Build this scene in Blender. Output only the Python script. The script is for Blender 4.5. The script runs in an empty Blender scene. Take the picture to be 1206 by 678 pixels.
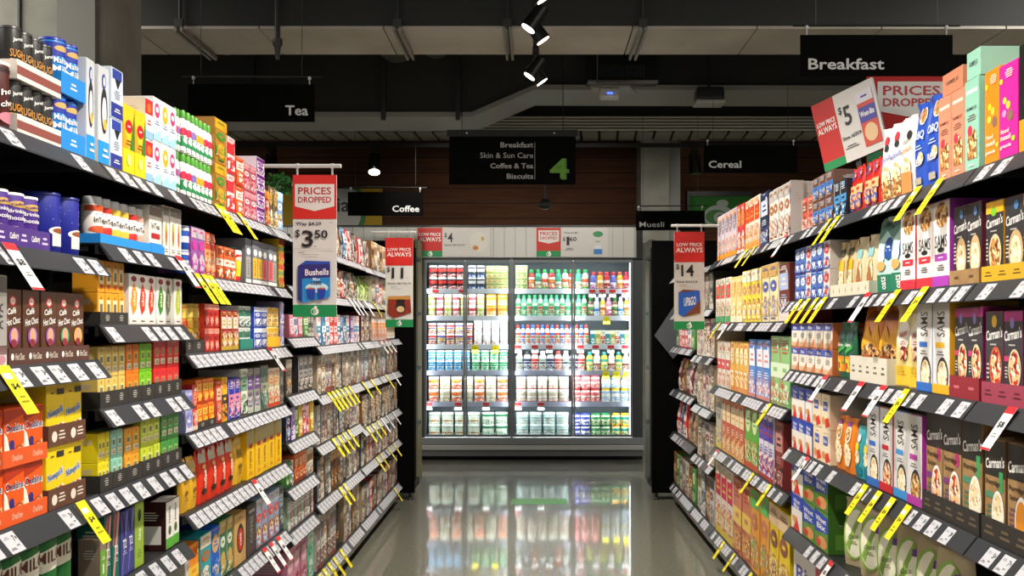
import bpy, bmesh, math, random
from mathutils import Vector, Matrix
random.seed(7)
SC = bpy.context.scene
COL = SC.collection
F, VX, VY, EYE = 1200.0, 631.0, 384.0, 1.5      # focal length in pixels, vanishing point, eye height
AF = 1.175                                       # distance of the stock fronts from the aisle's centre line

def P(x, y, Y):
    return ((x - VX) * Y / F, Y, EYE + (VY - y) * Y / F)

# ------------------------------------------------------------------ materials
def lin(h):
    h = h.lstrip('#'); c = [int(h[i:i+2], 16) / 255 for i in (0, 2, 4)]
    return tuple(((v / 12.92) if v <= .04045 else ((v + .055) / 1.055) ** 2.4) for v in c) + (1,)
MC = {}
def M(k, rough=.42, metal=0.0, emit=0.0, coat=0.0):
    key = (k, rough, metal, emit, coat)
    if key in MC: return MC[key]
    if k in SPECIAL:
        m = SPECIAL[k]()
    else:
        m = bpy.data.materials.new('mat_' + k.lstrip('#')); m.use_nodes = True
        b = m.node_tree.nodes['Principled BSDF']
        b.inputs['Base Color'].default_value = lin(k)
        b.inputs['Roughness'].default_value = rough
        b.inputs['Metallic'].default_value = metal
        if rough >= .9: b.inputs['Specular IOR Level'].default_value = .1
        b.inputs['Coat Weight'].default_value = coat
        if emit:
            b.inputs['Emission Color'].default_value = lin(k)
            b.inputs['Emission Strength'].default_value = emit
    MC[key] = m
    return m
def noisy(name, stops, scale=40, rough=.5, kind='noise', detail=3, coat=0, bump=0, stretch=None, rrange=None):
    def f():
        m = bpy.data.materials.new('mat_' + name); m.use_nodes = True
        nt = m.node_tree; b = nt.nodes['Principled BSDF']
        tc = nt.nodes.new('ShaderNodeTexCoord'); src = tc.outputs['Object']
        if stretch:
            mp = nt.nodes.new('ShaderNodeMapping'); mp.inputs['Scale'].default_value = stretch
            nt.links.new(src, mp.inputs[0]); src = mp.outputs[0]
        if kind == 'noise':
            n = nt.nodes.new('ShaderNodeTexNoise'); n.inputs['Detail'].default_value = detail
            out = n.outputs['Fac']
        else:
            n = nt.nodes.new('ShaderNodeTexVoronoi'); out = n.outputs['Color']
        n.inputs['Scale'].default_value = scale
        nt.links.new(src, n.inputs['Vector'])
        r = nt.nodes.new('ShaderNodeValToRGB'); r.color_ramp.interpolation = 'LINEAR' if kind == 'noise' else 'CONSTANT'
        nt.links.new(out, r.inputs[0])
        el = r.color_ramp.elements
        while len(el) < len(stops): el.new(.5)
        for e, (p, c) in zip(el, stops): e.position = p; e.color = lin(c)
        nt.links.new(r.outputs[0], b.inputs['Base Color'])
        b.inputs['Roughness'].default_value = rough
        b.inputs['Coat Weight'].default_value = coat
        if coat: b.inputs['Coat Roughness'].default_value = .05
        if bump:
            bp = nt.nodes.new('ShaderNodeBump'); bp.inputs['Strength'].default_value = bump
            nt.links.new(out if kind == 'noise' else n.outputs['Distance'], bp.inputs['Height'])
            nt.links.new(bp.outputs[0], b.inputs['Normal'])
        return m
    return f
def wood():
    m = noisy('wood_panels', [(.3, '#3e2310'), (.7, '#54321a')], 3, .92, stretch=(.6, 1, 9), detail=5)()
    nt = m.node_tree; b = nt.nodes['Principled BSDF']
    tc = nt.nodes.new('ShaderNodeTexCoord'); sx = nt.nodes.new('ShaderNodeSeparateXYZ'); nt.links.new(tc.outputs['Object'], sx.inputs[0])
    a = nt.nodes.new('ShaderNodeMath'); a.operation = 'MULTIPLY'; a.inputs[1].default_value = 1 / .19; nt.links.new(sx.outputs[2], a.inputs[0])
    fr = nt.nodes.new('ShaderNodeMath'); fr.operation = 'FRACT'; nt.links.new(a.outputs[0], fr.inputs[0])
    g = nt.nodes.new('ShaderNodeMath'); g.operation = 'GREATER_THAN'; g.inputs[1].default_value = .06; nt.links.new(fr.outputs[0], g.inputs[0])
    mx = nt.nodes.new('ShaderNodeMix'); mx.data_type = 'RGBA'; nt.links.new(g.outputs[0], mx.inputs[0])
    mx.inputs[6].default_value = lin('#1e120b'); src = b.inputs['Base Color'].links[0].from_socket
    nt.links.new(src, mx.inputs[7]); nt.links.new(mx.outputs[2], b.inputs['Base Color'])
    return m
def thin(name, tint, fac, rough=.05):
    def f():
        m = bpy.data.materials.new('mat_' + name); m.use_nodes = True; nt = m.node_tree
        nt.nodes.remove(nt.nodes['Principled BSDF']); o = nt.nodes['Material Output']
        t = nt.nodes.new('ShaderNodeBsdfTransparent'); t.inputs[0].default_value = lin(tint)
        g = nt.nodes.new('ShaderNodeBsdfGlossy'); g.inputs['Roughness'].default_value = rough
        lw = nt.nodes.new('ShaderNodeLayerWeight'); lw.inputs[0].default_value = fac
        mx = nt.nodes.new('ShaderNodeMixShader'); nt.links.new(lw.outputs['Fresnel'], mx.inputs[0])
        nt.links.new(t.outputs[0], mx.inputs[1]); nt.links.new(g.outputs[0], mx.inputs[2]); nt.links.new(mx.outputs[0], o.inputs[0])
        return m
    return f
SPECIAL = {
 'granola': noisy('granola', [(0, '#4a2610'), (.25, '#8c5524'), (.5, '#c98f4c'), (.7, '#e8cd96'), (.9, '#a01f1a')], 95, .6, 'v'),
 'berries': noisy('berries', [(0, '#7c1418'), (.3, '#c8321e'), (.5, '#e8c28a'), (.75, '#f4e6cc'), (.92, '#6b3a18')], 90, .6, 'v'),
 'oats': noisy('oats', [(0, '#c9a468'), (.3, '#ead6a8'), (.6, '#f6ecd0'), (.85, '#8c5a2a')], 100, .6, 'v'),
 'fruit': noisy('fruit', [(0, '#c82814'), (.3, '#f08c1e'), (.5, '#f4d040'), (.7, '#5c9c28'), (.88, '#f6ead0')], 45, .5, 'v'),
 'concrete': noisy('concrete', [(.3, '#8f8f83'), (.7, '#a5a599')], 4, .8, detail=6),
 'floor': noisy('floor', [(.25, '#5e5d52'), (.5, '#7b7a6b'), (.75, '#97968a')], 55, .34, detail=8, coat=1),
 'soffit': noisy('soffit', [(.3, '#b3ab9f'), (.7, '#c9c2b6')], 2, .6),
 'wood': wood,
 'kraft': noisy('kraft', [(.3, '#8c6a42'), (.7, '#a58252')], 30, .7),
 'leafy': noisy('leafy', [(.3, '#0f3a10'), (.7, '#2f7a22')], 40, .6),
 'glass': thin('glass', '#f4f8f7', .12), 'clearplastic': thin('clearplastic', '#d8dcdc', .35, .15),
 'steel': noisy('steel', [(.3, '#6f706e'), (.7, '#8a8b88')], 20, .35),
}

# ------------------------------------------------------------------ lettering
TC = {}
def glyphs(s, bold=True):
    k = (s, bold)
    if k in TC: return TC[k]
    cu = bpy.data.curves.new('lettering', 'FONT'); cu.body = s; cu.resolution_u = 2; cu.offset = (.007 if 'M' in s else .018) if bold else .004
    ob = bpy.data.objects.new('lettering', cu); COL.objects.link(ob)
    dg = bpy.context.evaluated_depsgraph_get(); dg.update()
    me = bpy.data.meshes.new_from_object(ob.evaluated_get(dg))
    vs = [tuple(v.co) for v in me.vertices]; fs = [tuple(p.vertices) for p in me.polygons]
    bpy.data.objects.remove(ob); bpy.data.curves.remove(cu); bpy.data.meshes.remove(me)
    if not vs: vs = [(0, 0, 0), (1, 0, 0), (1, 1, 0)]; fs = [(0, 1, 2)]
    x0 = min(v[0] for v in vs); x1 = max(v[0] for v in vs); y0 = min(v[1] for v in vs); y1 = max(v[1] for v in vs)
    out = [((v[0] - x0) / (x1 - x0 or 1), (v[1] - y0) / (y1 - y0 or 1)) for v in vs]
    TC[k] = (out, fs, (x1 - x0) / (y1 - y0 or 1))
    return TC[k]

# ------------------------------------------------------------------ mesh builder
class MB:
    def __init__(s): s.v = []; s.f = []; s.m = []; s.mats = []; s.smooth = []
    def mi(s, mat):
        if mat not in s.mats: s.mats.append(mat)
        return s.mats.index(mat)
    def add(s, vs, fs, mat, smooth=False):
        if isinstance(mat, str): mat = M(mat)
        o = len(s.v); s.v += [tuple(v) for v in vs]; i = s.mi(mat)
        for f in fs: s.f.append([q + o for q in f]); s.m.append(i); s.smooth.append(smooth)
    def box(s, x0, x1, y0, y1, z0, z1, mat, bev=0):
        b = bev
        if not b:
            vs = [(x, y, z) for z in (z0, z1) for y in (y0, y1) for x in (x0, x1)]
            s.add(vs, [(0, 1, 5, 4), (1, 3, 7, 5), (3, 2, 6, 7), (2, 0, 4, 6), (4, 5, 7, 6), (0, 2, 3, 1)], mat); return
        bm = bmesh.new(); bmesh.ops.create_cube(bm, size=1)
        for v in bm.verts:
            v.co = ((x0 + x1) / 2 + v.co.x * (x1 - x0), (y0 + y1) / 2 + v.co.y * (y1 - y0), (z0 + z1) / 2 + v.co.z * (z1 - z0))
        bmesh.ops.bevel(bm, geom=bm.edges[:], offset=b, segments=2, affect='EDGES', profile=.5)
        bm.verts.index_update()
        s.add([v.co[:] for v in bm.verts], [[v.index for v in f.verts] for f in bm.faces], mat, False); bm.free()
    def prism(s, pts, axis, a, b, mat):          # pts: 2-D outline, extruded along axis from a to b
        n = len(pts)
        def mk(p, t): return {'x': (t, p[0], p[1]), 'y': (p[0], t, p[1]), 'z': (p[0], p[1], t)}[axis]
        vs = [mk(p, a) for p in pts] + [mk(p, b) for p in pts]
        s.add(vs, [list(range(n)), list(range(n, 2 * n))[::-1]] + [(i, (i + 1) % n, n + (i + 1) % n, n + i) for i in range(n)], mat)
    def lathe(s, prof, mat, cx=0, cy=0, seg=20, sx=1, sy=1, smooth=True):   # prof: (r, z)
        n = len(prof); vs = []
        for i in range(seg):
            a = 2 * math.pi * i / seg
            for r, z in prof: vs.append((cx + r * sx * math.cos(a), cy + r * sy * math.sin(a), z))
        fs = [(i * n + j, ((i + 1) % seg) * n + j, ((i + 1) % seg) * n + j + 1, i * n + j + 1) for i in range(seg) for j in range(n - 1)]
        s.add(vs, fs, mat, smooth)
        s.add([vs[i * n] for i in range(seg)], [list(range(seg))[::-1]], mat)
        s.add([vs[i * n + n - 1] for i in range(seg)], [list(range(seg))], mat)
    def tube(s, p, q, r, mat, seg=10, r2=None):
        p = Vector(p); q = Vector(q); d = (q - p).normalized(); r2 = r if r2 is None else r2
        a = d.orthogonal().normalized(); b = d.cross(a); vs = []
        for i in range(seg):
            t = 2 * math.pi * i / seg; n = a * math.cos(t) + b * math.sin(t)
            vs += [p + n * r, q + n * r2]
        s.add(vs, [(2 * i, 2 * ((i + 1) % seg), 2 * ((i + 1) % seg) + 1, 2 * i + 1) for i in range(seg)], mat, True)
        s.add([vs[2 * i] for i in range(seg)], [list(range(seg))], mat); s.add([vs[2 * i + 1] for i in range(seg)], [list(range(seg))[::-1]], mat)
    def deco(s, ops, mp, lvl=1):                  # mp(u, v, offset) -> point
        step = .0003; mp0 = mp; mp = lambda u, v, o: mp0(min(1, max(0, u)), min(1, max(0, v)), o)
        for k, op in enumerate(ops):
            off = step * (k + 1) + (.0005 if lvl > 1 else 0); t = op[0]
            if t == 'r':
                _, u0, v0, u1, v1, c = op; n = max(1, int(abs(u1 - u0) * 8 * lvl)); m = max(1, int(abs(v1 - v0) * 6 * lvl)) if lvl > 1 else 1
                vs = [mp(u0 + (u1 - u0) * i / n, v0 + (v1 - v0) * j / m, off) for j in range(m + 1) for i in range(n + 1)]
                s.add(vs, [(j * (n + 1) + i, j * (n + 1) + i + 1, (j + 1) * (n + 1) + i + 1, (j + 1) * (n + 1) + i) for j in range(m) for i in range(n)], c)
            elif t == 'e':
                _, cu, cv, ru, rv, c = op; N = 20
                vs = [mp(cu, cv, off)]
                Q = 2 if lvl <= 1 else 5
                for q in [(z_ + 1) / Q for z_ in range(Q)]:
                    for i in range(N): vs.append(mp(cu + q * ru * math.cos(i * 2 * math.pi / N), cv + q * rv * math.sin(i * 2 * math.pi / N), off))
                fs = [(0, 1 + i, 1 + (i + 1) % N) for i in range(N)] + [(1 + z_ * N + i, 1 + z_ * N + N + i, 1 + z_ * N + N + (i + 1) % N, 1 + z_ * N + (i + 1) % N) for z_ in range(Q - 1) for i in range(N)]
                s.add(vs, fs, c)
            elif t == 'p':
                _, pts, c = op
                cu = sum(p[0] for p in pts) / len(pts); cv = sum(p[1] for p in pts) / len(pts)
                if lvl > 1: pts = [(p[0] + (q_[0] - p[0]) * w_ / 4, p[1] + (q_[1] - p[1]) * w_ / 4) for p, q_ in zip(pts, list(pts[1:]) + [pts[0]]) for w_ in range(4)]
                N = len(pts); Q = 5 if lvl > 1 else 1
                s.add([mp(cu, cv, off)] + [mp(cu + (p[0] - cu) * (z_ + 1) / Q, cv + (p[1] - cv) * (z_ + 1) / Q, off) for z_ in range(Q) for p in pts],
                      [(0, 1 + i, 1 + (i + 1) % N) for i in range(N)] + [(1 + z_ * N + i, 1 + z_ * N + N + i, 1 + z_ * N + N + (i + 1) % N, 1 + z_ * N + (i + 1) % N) for z_ in range(Q - 1) for i in range(N)], c)
            elif t in 'tT':                        # t: across, T: turned upright; centre, width, height fractions
                _, txt, cu, cv, w, h, c = op[:7]; sl = op[7] if len(op) > 7 else 0
                g, fs, _r = glyphs(txt, len(txt) < 14)
                if lvl > 1: off += .0011
                if t == 't': vs = [mp(cu + (a - .5) * w, cv + (b - .5) * h + (a - .5) * sl, off) for a, b in g]
                else: vs = [mp(cu - (b - .5) * w, cv + (a - .5) * h, off) for a, b in g]
                s.add(vs, fs, c)
            elif t == 'b':                         # small print: bars
                _, cu, cv, w, h, n, c = op
                for i in range(n):
                    ww = w * (.6 + .4 * ((i * 37 % 10) / 10)); vv = cv + h / 2 - h * (i + .5) / n; hh = h / n * .42
                    s.add([mp(cu - ww / 2, vv - hh / 2, off), mp(cu + ww / 2, vv - hh / 2, off), mp(cu + ww / 2, vv + hh / 2, off), mp(cu - ww / 2, vv + hh / 2, off)], [(0, 1, 2, 3)], c)
    def mesh(s, name):
        me = bpy.data.meshes.new(name); me.from_pydata(s.v, [], s.f)
        for m in s.mats: me.materials.append(m)
        me.polygons.foreach_set('material_index', s.m); me.polygons.foreach_set('use_smooth', s.smooth)
        me.update(); return me
    def obj(s, name, parent=None, loc=(0, 0, 0), rz=0):
        o = bpy.data.objects.new(name, s.mesh(name)); COL.objects.link(o); o.location = loc; o.rotation_euler.z = rz
        if parent: o.parent = parent
        return o
LABELS = set()
def tag(o, label, cat, group=None):
    n = len(label.split())
    if n > 16 or n < 4: print('LABEL LENGTH', n, label)
    if label in LABELS: print('LABEL TWICE', label)
    LABELS.add(label)
    o['label'] = label; o['category'] = cat
    if group: o['group'] = group
    return o
def empty(name, loc=(0, 0, 0), rz=0):
    o = bpy.data.objects.new(name, None); COL.objects.link(o); o.location = loc; o.rotation_euler.z = rz; o.empty_display_size = .1
    return o
def struct(o): o['kind'] = 'structure'; return o

# ------------------------------------------------------------------ product designs
W_, K_ = '#f2f0ea', '#151515'
def logo_w(cx, cy, s, col):                       # swirl mark used on the store's signs
    return [('e', cx, cy - s * .05, s * .42, s * .42, col)]
def art(a, b_, c, sc=42):
    k = f'art_{a}_{b_}_{c}_{sc}'.replace('#', '')
    if k not in SPECIAL: SPECIAL[k] = noisy(k, [(0, a), (.32, b_), (.55, a), (.68, c), (.84, '#efe9dd')], sc, .45, 'v')
    return k
def generic(base, acc, third, seed):
    r = random.Random(seed); o = [('b', .5, .97, .8, .03, 1, acc), ('b', .25, .35, .36, .1, 3, third), ('b', .76, .12, .3, .1, 3, acc), ('r', 0, 0, .05, 1, third)]
    k = r.randint(0, 3)
    if k == 0: o += [('r', 0, .78, 1, 1, acc), ('e', .5, .62, .36, .1, third), ('b', .5, .62, .5, .1, 1, base), ('e', .5, .28, .36, .17, 'granola' if r.random() < .4 else acc), ('b', .5, .06, .6, .05, 1, third)]
    elif k == 1: o += [('r', .08, .55, .92, .85, acc), ('b', .5, .7, .6, .18, 2, third), ('p', [(0, 0), (1, 0), (1, .35), (0, .2)], third), ('b', .5, .42, .7, .12, 3, acc)]
    elif k == 2: o += [('e', .5, .72, .38, .17, acc), ('b', .5, .72, .5, .14, 2, base), ('r', 0, 0, 1, .14, third), ('e', .6, .32, .26, .13, third), ('b', .5, .9, .7, .05, 1, third)]
    elif k == 3: o += [('r', 0, .4, 1, .62, acc), ('b', .5, .52, .7, .14, 1, base), ('b', .5, .83, .66, .16, 3, third), ('e', .3, .2, .2, .12, third), ('e', .7, .2, .2, .12, acc)]
    else: o += [('r', 0, .5, 1, .88, acc), ('t', r.choice(['Oo', 'Aa', 'Nn', 'oo']), .5, .7, .6, .1, third), ('b', .5, .57, .7, .06, 2, base), ('r', 0, 0, 1, .08, acc)]
    v0, v1 = r.choice([(.06, .34), (.1, .42), (.04, .26), (.14, .38)])
    o += [('r', .06, v0, .94, v1, art(base, acc, third, r.choice([60, 90]))), ('e', r.uniform(.35, .65), (v0 + v1) / 2, .24, (v1 - v0) * .4, art(third, acc, base, 110))]
    o += [('b', .5, .93, .8, .06, 2, third), ('e', .82, .86, .1, .04, acc), ('b', .5, v0 * .55, .8, v0 * .5, 1, third)]
    return o
D = {}
def d(key, kind, name, desc, base, deco, side=None, lid=None, depth=None):
    turn = -.3 if key in ('cocoa','sugarfree','malt','choctin','bluetin','milo') or str(key).startswith('chai') else 0
    D[key] = dict(turn=turn, kind=kind, name=name, desc=desc, base=base, deco=deco, side=side or base, lid=lid, depth=depth)
def seed_of(*a): return sum(ord(c) * (i + 3) for i, c in enumerate(''.join(map(str, a))))
def G(desc, base, acc, third, kind='carton', name=None, lid=None):
    key = (desc, base, acc, third, kind)
    if key not in D:
        nm = name or {'carton': 'carton', 'bag': 'bag', 'can': 'canister', 'jar': 'jar', 'tub': 'tub', 'bottle': 'bottle', 'packet': 'packet'}[kind]
        d(key, 'carton' if kind == 'packet' else kind, nm, desc, base, generic(base, acc, third, seed_of(*key)), lid=lid or acc)
    return key
# left, nearest bays
d('cocoa', 'can', 'cocoa_canister', 'dark brown cocoa canister', '#4a1812', [('r', .0, 0, .28, 1, '#b89255'), ('r', 0, .93, 1, 1, '#2c0d09'), ('t', 'hot', .62, .62, .4, .1, W_, .1), ('t', 'choc', .62, .42, .42, .1, W_, .1), ('e', .62, .16, .25, .1, '#c87a8a')], lid='#eee6d8')
d('sugarfree', 'can', 'drink_tin', 'black tin with gold lettering', '#1c1a18', [('t', 'SUGAR', .5, .52, .5, .17, '#c58a3a'), ('t', 'FREE', .5, .3, .5, .19, '#d59a45'), ('t', 'Jarrah', .5, .82, .36, .1, W_, .06), ('r', 0, 0, 1, .13, '#5a3a30')], lid='#302e2c')
d('malt', 'can', 'drink_tin', 'bright blue malted milk tin', '#1583d2', [('r', 0, .72, 1, 1, '#1b2f9c'), ('e', .5, .88, .22, .06, '#c9a25a'), ('t', 'Malted', .5, .64, .46, .13, W_), ('t', 'Milk', .5, .46, .5, .14, W_), ('t', 'Drink', .5, .3, .4, .1, W_)], lid='#1b2f9c')
d('bottlebox', 'carton', 'infuser_box', 'tall white box picturing a bottle', '#c9ccd0', [('r', 0, 0, 1, .24, '#1b8fd6'), ('e', .55, .56, .3, .24, '#20262e'), ('e', .55, .54, .2, .17, '#dbe3ea'), ('e', .6, .42, .16, .06, '#e8b04a'), ('e', .5, .86, .16, .08, '#2a3f9a'), ('e', .5, .86, .1, .05, '#d8dbe0'), ('b', .5, .72, .5, .06, 2, '#333a44'), ('b', .6, .12, .6, .12, 2, W_)])
d('paleblue', 'carton', 'tea_carton', 'pale blue and navy carton', '#cfdcea', [('r', 0, 0, 1, .3, '#24348c'), ('r', .1, .8, .9, 1, '#2a3f9a'), ('p', [(.3, .8), (.8, .8), (.55, .6)], K_), ('b', .5, .48, .6, .2, 4, '#8a8f98'), ('b', .5, .15, .6, .1, 2, W_)])
d('lemontea', 'carton', 'tea_carton', 'yellow tea carton with red oval', '#f2c21c', [('r', 0, 0, 1, .36, '#f7cf14'), ('p', [(0, .36), (.5, .36), (0, .8)], '#ee9a20'), ('p', [(1, .36), (.6, .36), (1, .95)], '#3f7a26'), ('e', .5, .7, .3, .1, '#c81420'), ('b', .5, .7, .36, .05, 1, W_), ('b', .5, .46, .6, .1, 2, '#8a5a14'), ('e', .5, .2, .2, .09, '#f4e27a')])
d('redwhite', 'carton', 'tea_carton', 'white carton with red top', '#eee9e4', [('r', 0, .62, 1, 1, '#d8202a'), ('e', .5, .78, .3, .12, '#f06a20'), ('b', .5, .42, .6, .16, 2, '#c81420'), ('r', 0, 0, 1, .2, '#8fb6d8')])
d('fruitpink', 'carton', 'tea_carton', 'white carton with pink emblem', '#f4f0f0', [('e', .5, .72, .34, .18, '#d8306a'), ('e', .5, .74, .2, .07, '#f6dfe6'), ('b', .5, .42, .7, .12, 2, '#4a6aa8'), ('p', [(0, 0), (1, 0), (1, .3), (0, .12)], '#9fd0ea')])
d('fruityellow', 'carton', 'tea_carton', 'white carton with amber emblem', '#f6f1e6', [('e', .5, .7, .36, .22, '#f0a91e'), ('e', .5, .72, .18, .07, '#f6e7c0'), ('b', .5, .4, .7, .12, 2, '#5a7ab0'), ('p', [(0, 0), (1, 0), (1, .3), (0, .12)], '#9fd0ea')])
def fruitpack(c, nm):
    d('greenpack' + nm, 'bottle', 'drink_pouch', 'green capped pack with ' + nm + ' fruit', '#dfe6dc', [('r', 0, .1, 1, .6, '#15834a'), ('e', .3, .8, .26, .16, c), ('e', .72, .76, .26, .16, c), ('e', .5, .46, .26, .16, W_), ('b', .5, .46, .3, .06, 1, '#1c6a3a'), ('e', .2, .08, .24, .1, W_), ('e', .75, .1, .24, .1, W_)], lid='#4c9a28')
fruitpack('#d81e48', 'red'); fruitpack('#7a6ab8', 'violet'); fruitpack('#f0a018', 'orange')
d('choctin', 'can', 'chocolate_tin', 'purple drinking chocolate tin', '#4c2a8c', [('e', .52, .86, .26, .07, '#c9a25a'), ('t', 'Cadbury', .52, .86, .4, .06, '#3a1d70', .04), ('p', [(.75, 0), (1, .0), (1, .8), (.9, .4)], '#8a5ac0'), ('t', 'drinking', .5, .7, .48, .1, W_), ('t', 'chocolate', .5, .57, .54, .09, W_), ('e', .35, .3, .26, .1, '#e4c8a0'), ('e', .6, .25, .2, .08, '#cfa878')], lid='#f0eef2')
d('bluetin', 'can', 'chocolate_tin', 'deep blue tin picturing a cup', '#16208c', [('b', .55, .8, .5, .14, 2, '#6a7ac8'), ('b', .6, .6, .5, .06, 1, '#8a96d8'), ('e', .62, .38, .24, .09, '#e8e2da'), ('r', .44, .1, .78, .36, '#dcd8d2'), ('e', .62, .39, .17, .05, '#8c4a20')], lid='#16206e')
def jar(c, nm):
    d('chai' + nm, 'jar', 'chai_jar', 'chai jar with ' + nm + ' band', '#ece6dc', [('r', 0, .84, 1, 1, c), ('t', 'InTea', .5, .6, .42, .15, '#2c2420'), ('e', .5, .34, .36, .1, c), ('r', 0, .0, 1, .12, c), ('b', .5, .76, .5, .05, 1, '#6a5a4a')], lid='#b9bab8')
jar('#d8501c', 'orange'); jar('#c8281c', 'red'); jar('#e0b93a', 'yellow'); jar('#dfa08c', 'pink')
d('chaibox', 'carton', 'chai_box', 'cream box with brown band', '#ece6da', [('r', 0, .8, 1, 1, '#7a6a60'), ('t', 'InTea', .5, .58, .66, .13, '#2c2420'), ('r', .15, .3, .85, .42, '#b01e28'), ('r', 0, 0, 1, .2, '#2a8ad0')])
d('sticks', 'carton', 'stick_box', 'white stick box with amber flame', '#eeeae2', [('r', 0, .82, 1, 1, '#8a8478'), ('e', .5, .44, .2, .26, '#f0a022'), ('e', .5, .38, .12, .14, '#c8501a'), ('b', .5, .1, .7, .1, 2, '#8a8478')])
d('greybox', 'carton', 'drink_box', 'white carton with grey bands', '#dad7d2', [('r', 0, .82, 1, 1, '#6f6c68'), ('T', 'AVA', .5, .55, .5, .3, '#5a5654'), ('r', 0, .12, 1, .22, '#8a6a6a'), ('e', .6, .06, .3, .05, '#c88a9a')])
def hc(c, nm):
    d('hotchoc' + nm, 'carton', 'sachet_box', 'brown hot chocolate carton, ' + nm + ' swirl', '#55321f', [('e', .5, .86, .2, .075, '#c8202a'), ('e', .5, .86, .14, .05, '#f0d8cc'), ('b', .5, .86, .2, .02, 1, '#c8202a'), ('t', 'Café', .42, .72, .5, .085, W_, .03), ('t', 'Hot Choc', .5, .58, .8, .1, W_, .05), ('e', .55, .36, .3, .13, c), ('e', .55, .37, .2, .11, '#d9a486'), ('e', .52, .27, .17, .06, '#8c2a3a'), ('r', .1, .03, .9, .1, '#6a4430')])
hc('#8a4aa8', 'purple'); hc('#3f9c6a', 'green'); hc('#e8b43a', 'yellow')
d('sachet', 'carton', 'sachet_box', 'amber sachet box', '#e39a22', [('r', .18, .25, .82, .8, '#f3dca8'), ('r', .3, .36, .7, .66, '#6a6a50'), ('e', .5, .16, .24, .08, '#c8461a'), ('t', 'K', .5, .86, .2, .1, '#4a3014')])
def pod(c, nm):
    d('pod' + nm, 'carton', 'pod_box', 'white pod box with ' + nm + ' leaf', '#f1ede4', [('e', .5, .92, .28, .06, '#8c1a2a'), ('p', [(.5, .86), (.85, .62), (.75, .3), (.4, .18), (.15, .42), (.3, .7)], c), ('T', 'chai', .52, .52, .24, .3, '#f7e6cc'), ('r', 0, 0, 1, .13, '#e2ddd4'), ('b', .5, .06, .7, .06, 1, '#5a1a24')])
pod('#e8901e', 'orange'); pod('#d83a18', 'red'); pod('#3f8c2a', 'green'); pod('#7a8a6a', 'grey'); pod('#b6cc2a', 'lime')
def tb(c, c2, nm):
    d('tall' + nm, 'carton', 'tea_carton', nm + ' tea carton', c, [('r', .15, .12, .85, .34, '#efe6c4'), ('r', .22, .42, .78, .74, c2), ('r', .3, .48, .7, .68, '#7a7a5a'), ('t', 'T', .5, .86, .2, .1, '#3a3420'), ('b', .5, .22, .5, .12, 2, '#6a5a30')])
tb('#dfc063', '#efdf9a', 'straw yellow'); tb('#ee7f18', '#f6b040', 'orange'); tb('#7cc81e', '#b8e65a', 'lime green'); tb('#dc2828', '#f07a5a', 'scarlet')
tb('#f0dc1e', '#f6ee7a', 'lemon yellow'); tb('#8fc8b0', '#c4e0d0', 'mint'); tb('#e9a32a', '#f6cc6a', 'amber'); tb('#c8d838', '#e6ee8a', 'yellow green'); tb('#4c9c48', '#94cc78', 'leaf green')
d('oval', 'carton', 'malt_drink_box', 'orange malt drink box', '#ee5a16', [('p', [(0, 0), (1, 0), (1, .35), (0, .1)], '#e8b078'), ('p', [(.0, .0), (.4, .0), (.15, .5), (0, .6)], '#f6f0e0'), ('p', [(0, .75), (1, .9), (1, 1), (0, 1)], '#b8300e'), ('t', 'Ovaltine', .52, .66, .94, .17, W_), ('t', 'Ovaltine', .5, .665, .88, .13, '#1d1d5c'), ('e', .36, .36, .12, .08, '#2c2a78'), ('p', [(.2, .1), (.52, .12), (.46, .34), (.3, .32)], '#2c2a78'), ('e', .72, .22, .2, .11, '#9c4a22'), ('e', .72, .23, .14, .07, '#c98a5a')])
d('nesq', 'carton', 'milk_drink_box', 'yellow chocolate milk powder box', '#f2cf14', [('p', [(.1, 0), (1, 0), (1, .35), (.45, .3)], '#f4ead0'), ('e', .78, .2, .2, .13, '#b85a28'), ('t', 'Nesquik', .5, .52, .92, .2, W_, .1), ('t', 'Nesquik', .49, .52, .86, .16, '#1d6ab8', .1), ('r', .55, .82, .95, .92, '#2c2a24'), ('b', .3, .85, .3, .06, 1, '#6a5a14'), ('e', .5, .24, .12, .08, '#4aa0d8')])
d('milo', 'can', 'malt_tin', 'green chocolate malt tin', '#1f6a2c', [('p', [(.05, .6), (.2, .8), (.5, .88), (.8, .92), (.97, .84), (.95, .66), (.7, .58), (.5, .56), (.3, .52)], '#e8e2cc'), ('t', 'MILO', .5, .76, .6, .17, '#5a2416', .08), ('p', [(0, 0), (1, 0), (1, .34), (.7, .18), (.4, .28), (0, .12)], '#dfe8dc'), ('e', .7, .14, .2, .1, '#3f8a48')], lid='#2c5a34')
d('floral', 'carton', 'tea_carton', 'dark teal tea box with pink streaks', '#17665a', [('p', [(0, 0), (.25, 0), (1, .95), (1, 1), (.75, 1)], '#d8948c'), ('p', [(0, .55), (.15, .5), (.55, 1), (.3, 1)], '#c8546a'), ('t', 'T2', .5, .45, .5, .14, W_), ('b', .5, .3, .6, .07, 2, '#bfe0d4')])
d('navyfloral', 'carton', 'tea_carton', 'navy tea box with lilac lines', '#3c3c86', [('p', [(.1, 0), (.2, 0), (.95, 1), (.8, 1)], '#7a7ab8'), ('t', 'T2', .5, .5, .5, .14, W_), ('b', .5, .36, .6, .07, 2, '#b8bce0'), ('p', [(.5, .6), (.6, .6), (.3, 1), (.2, 1)], '#20205c')])
d('greenone', 'carton', 'tea_carton', 'green and grey tea box', '#8a7a68', [('r', 0, 0, 1, .78, '#6aa832'), ('t', '1', .5, .4, .2, .2, W_), ('b', .5, .62, .6, .08, 2, W_)])
d('olive', 'carton', 'tea_carton', 'olive green tea box', '#94b43c', [('e', .5, .8, .2, .1, '#1c2a14'), ('T', 'tea', .5, .5, .3, .2, '#e8efc8'), ('b', .5, .2, .5, .14, 3, '#6a8a24')])
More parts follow.
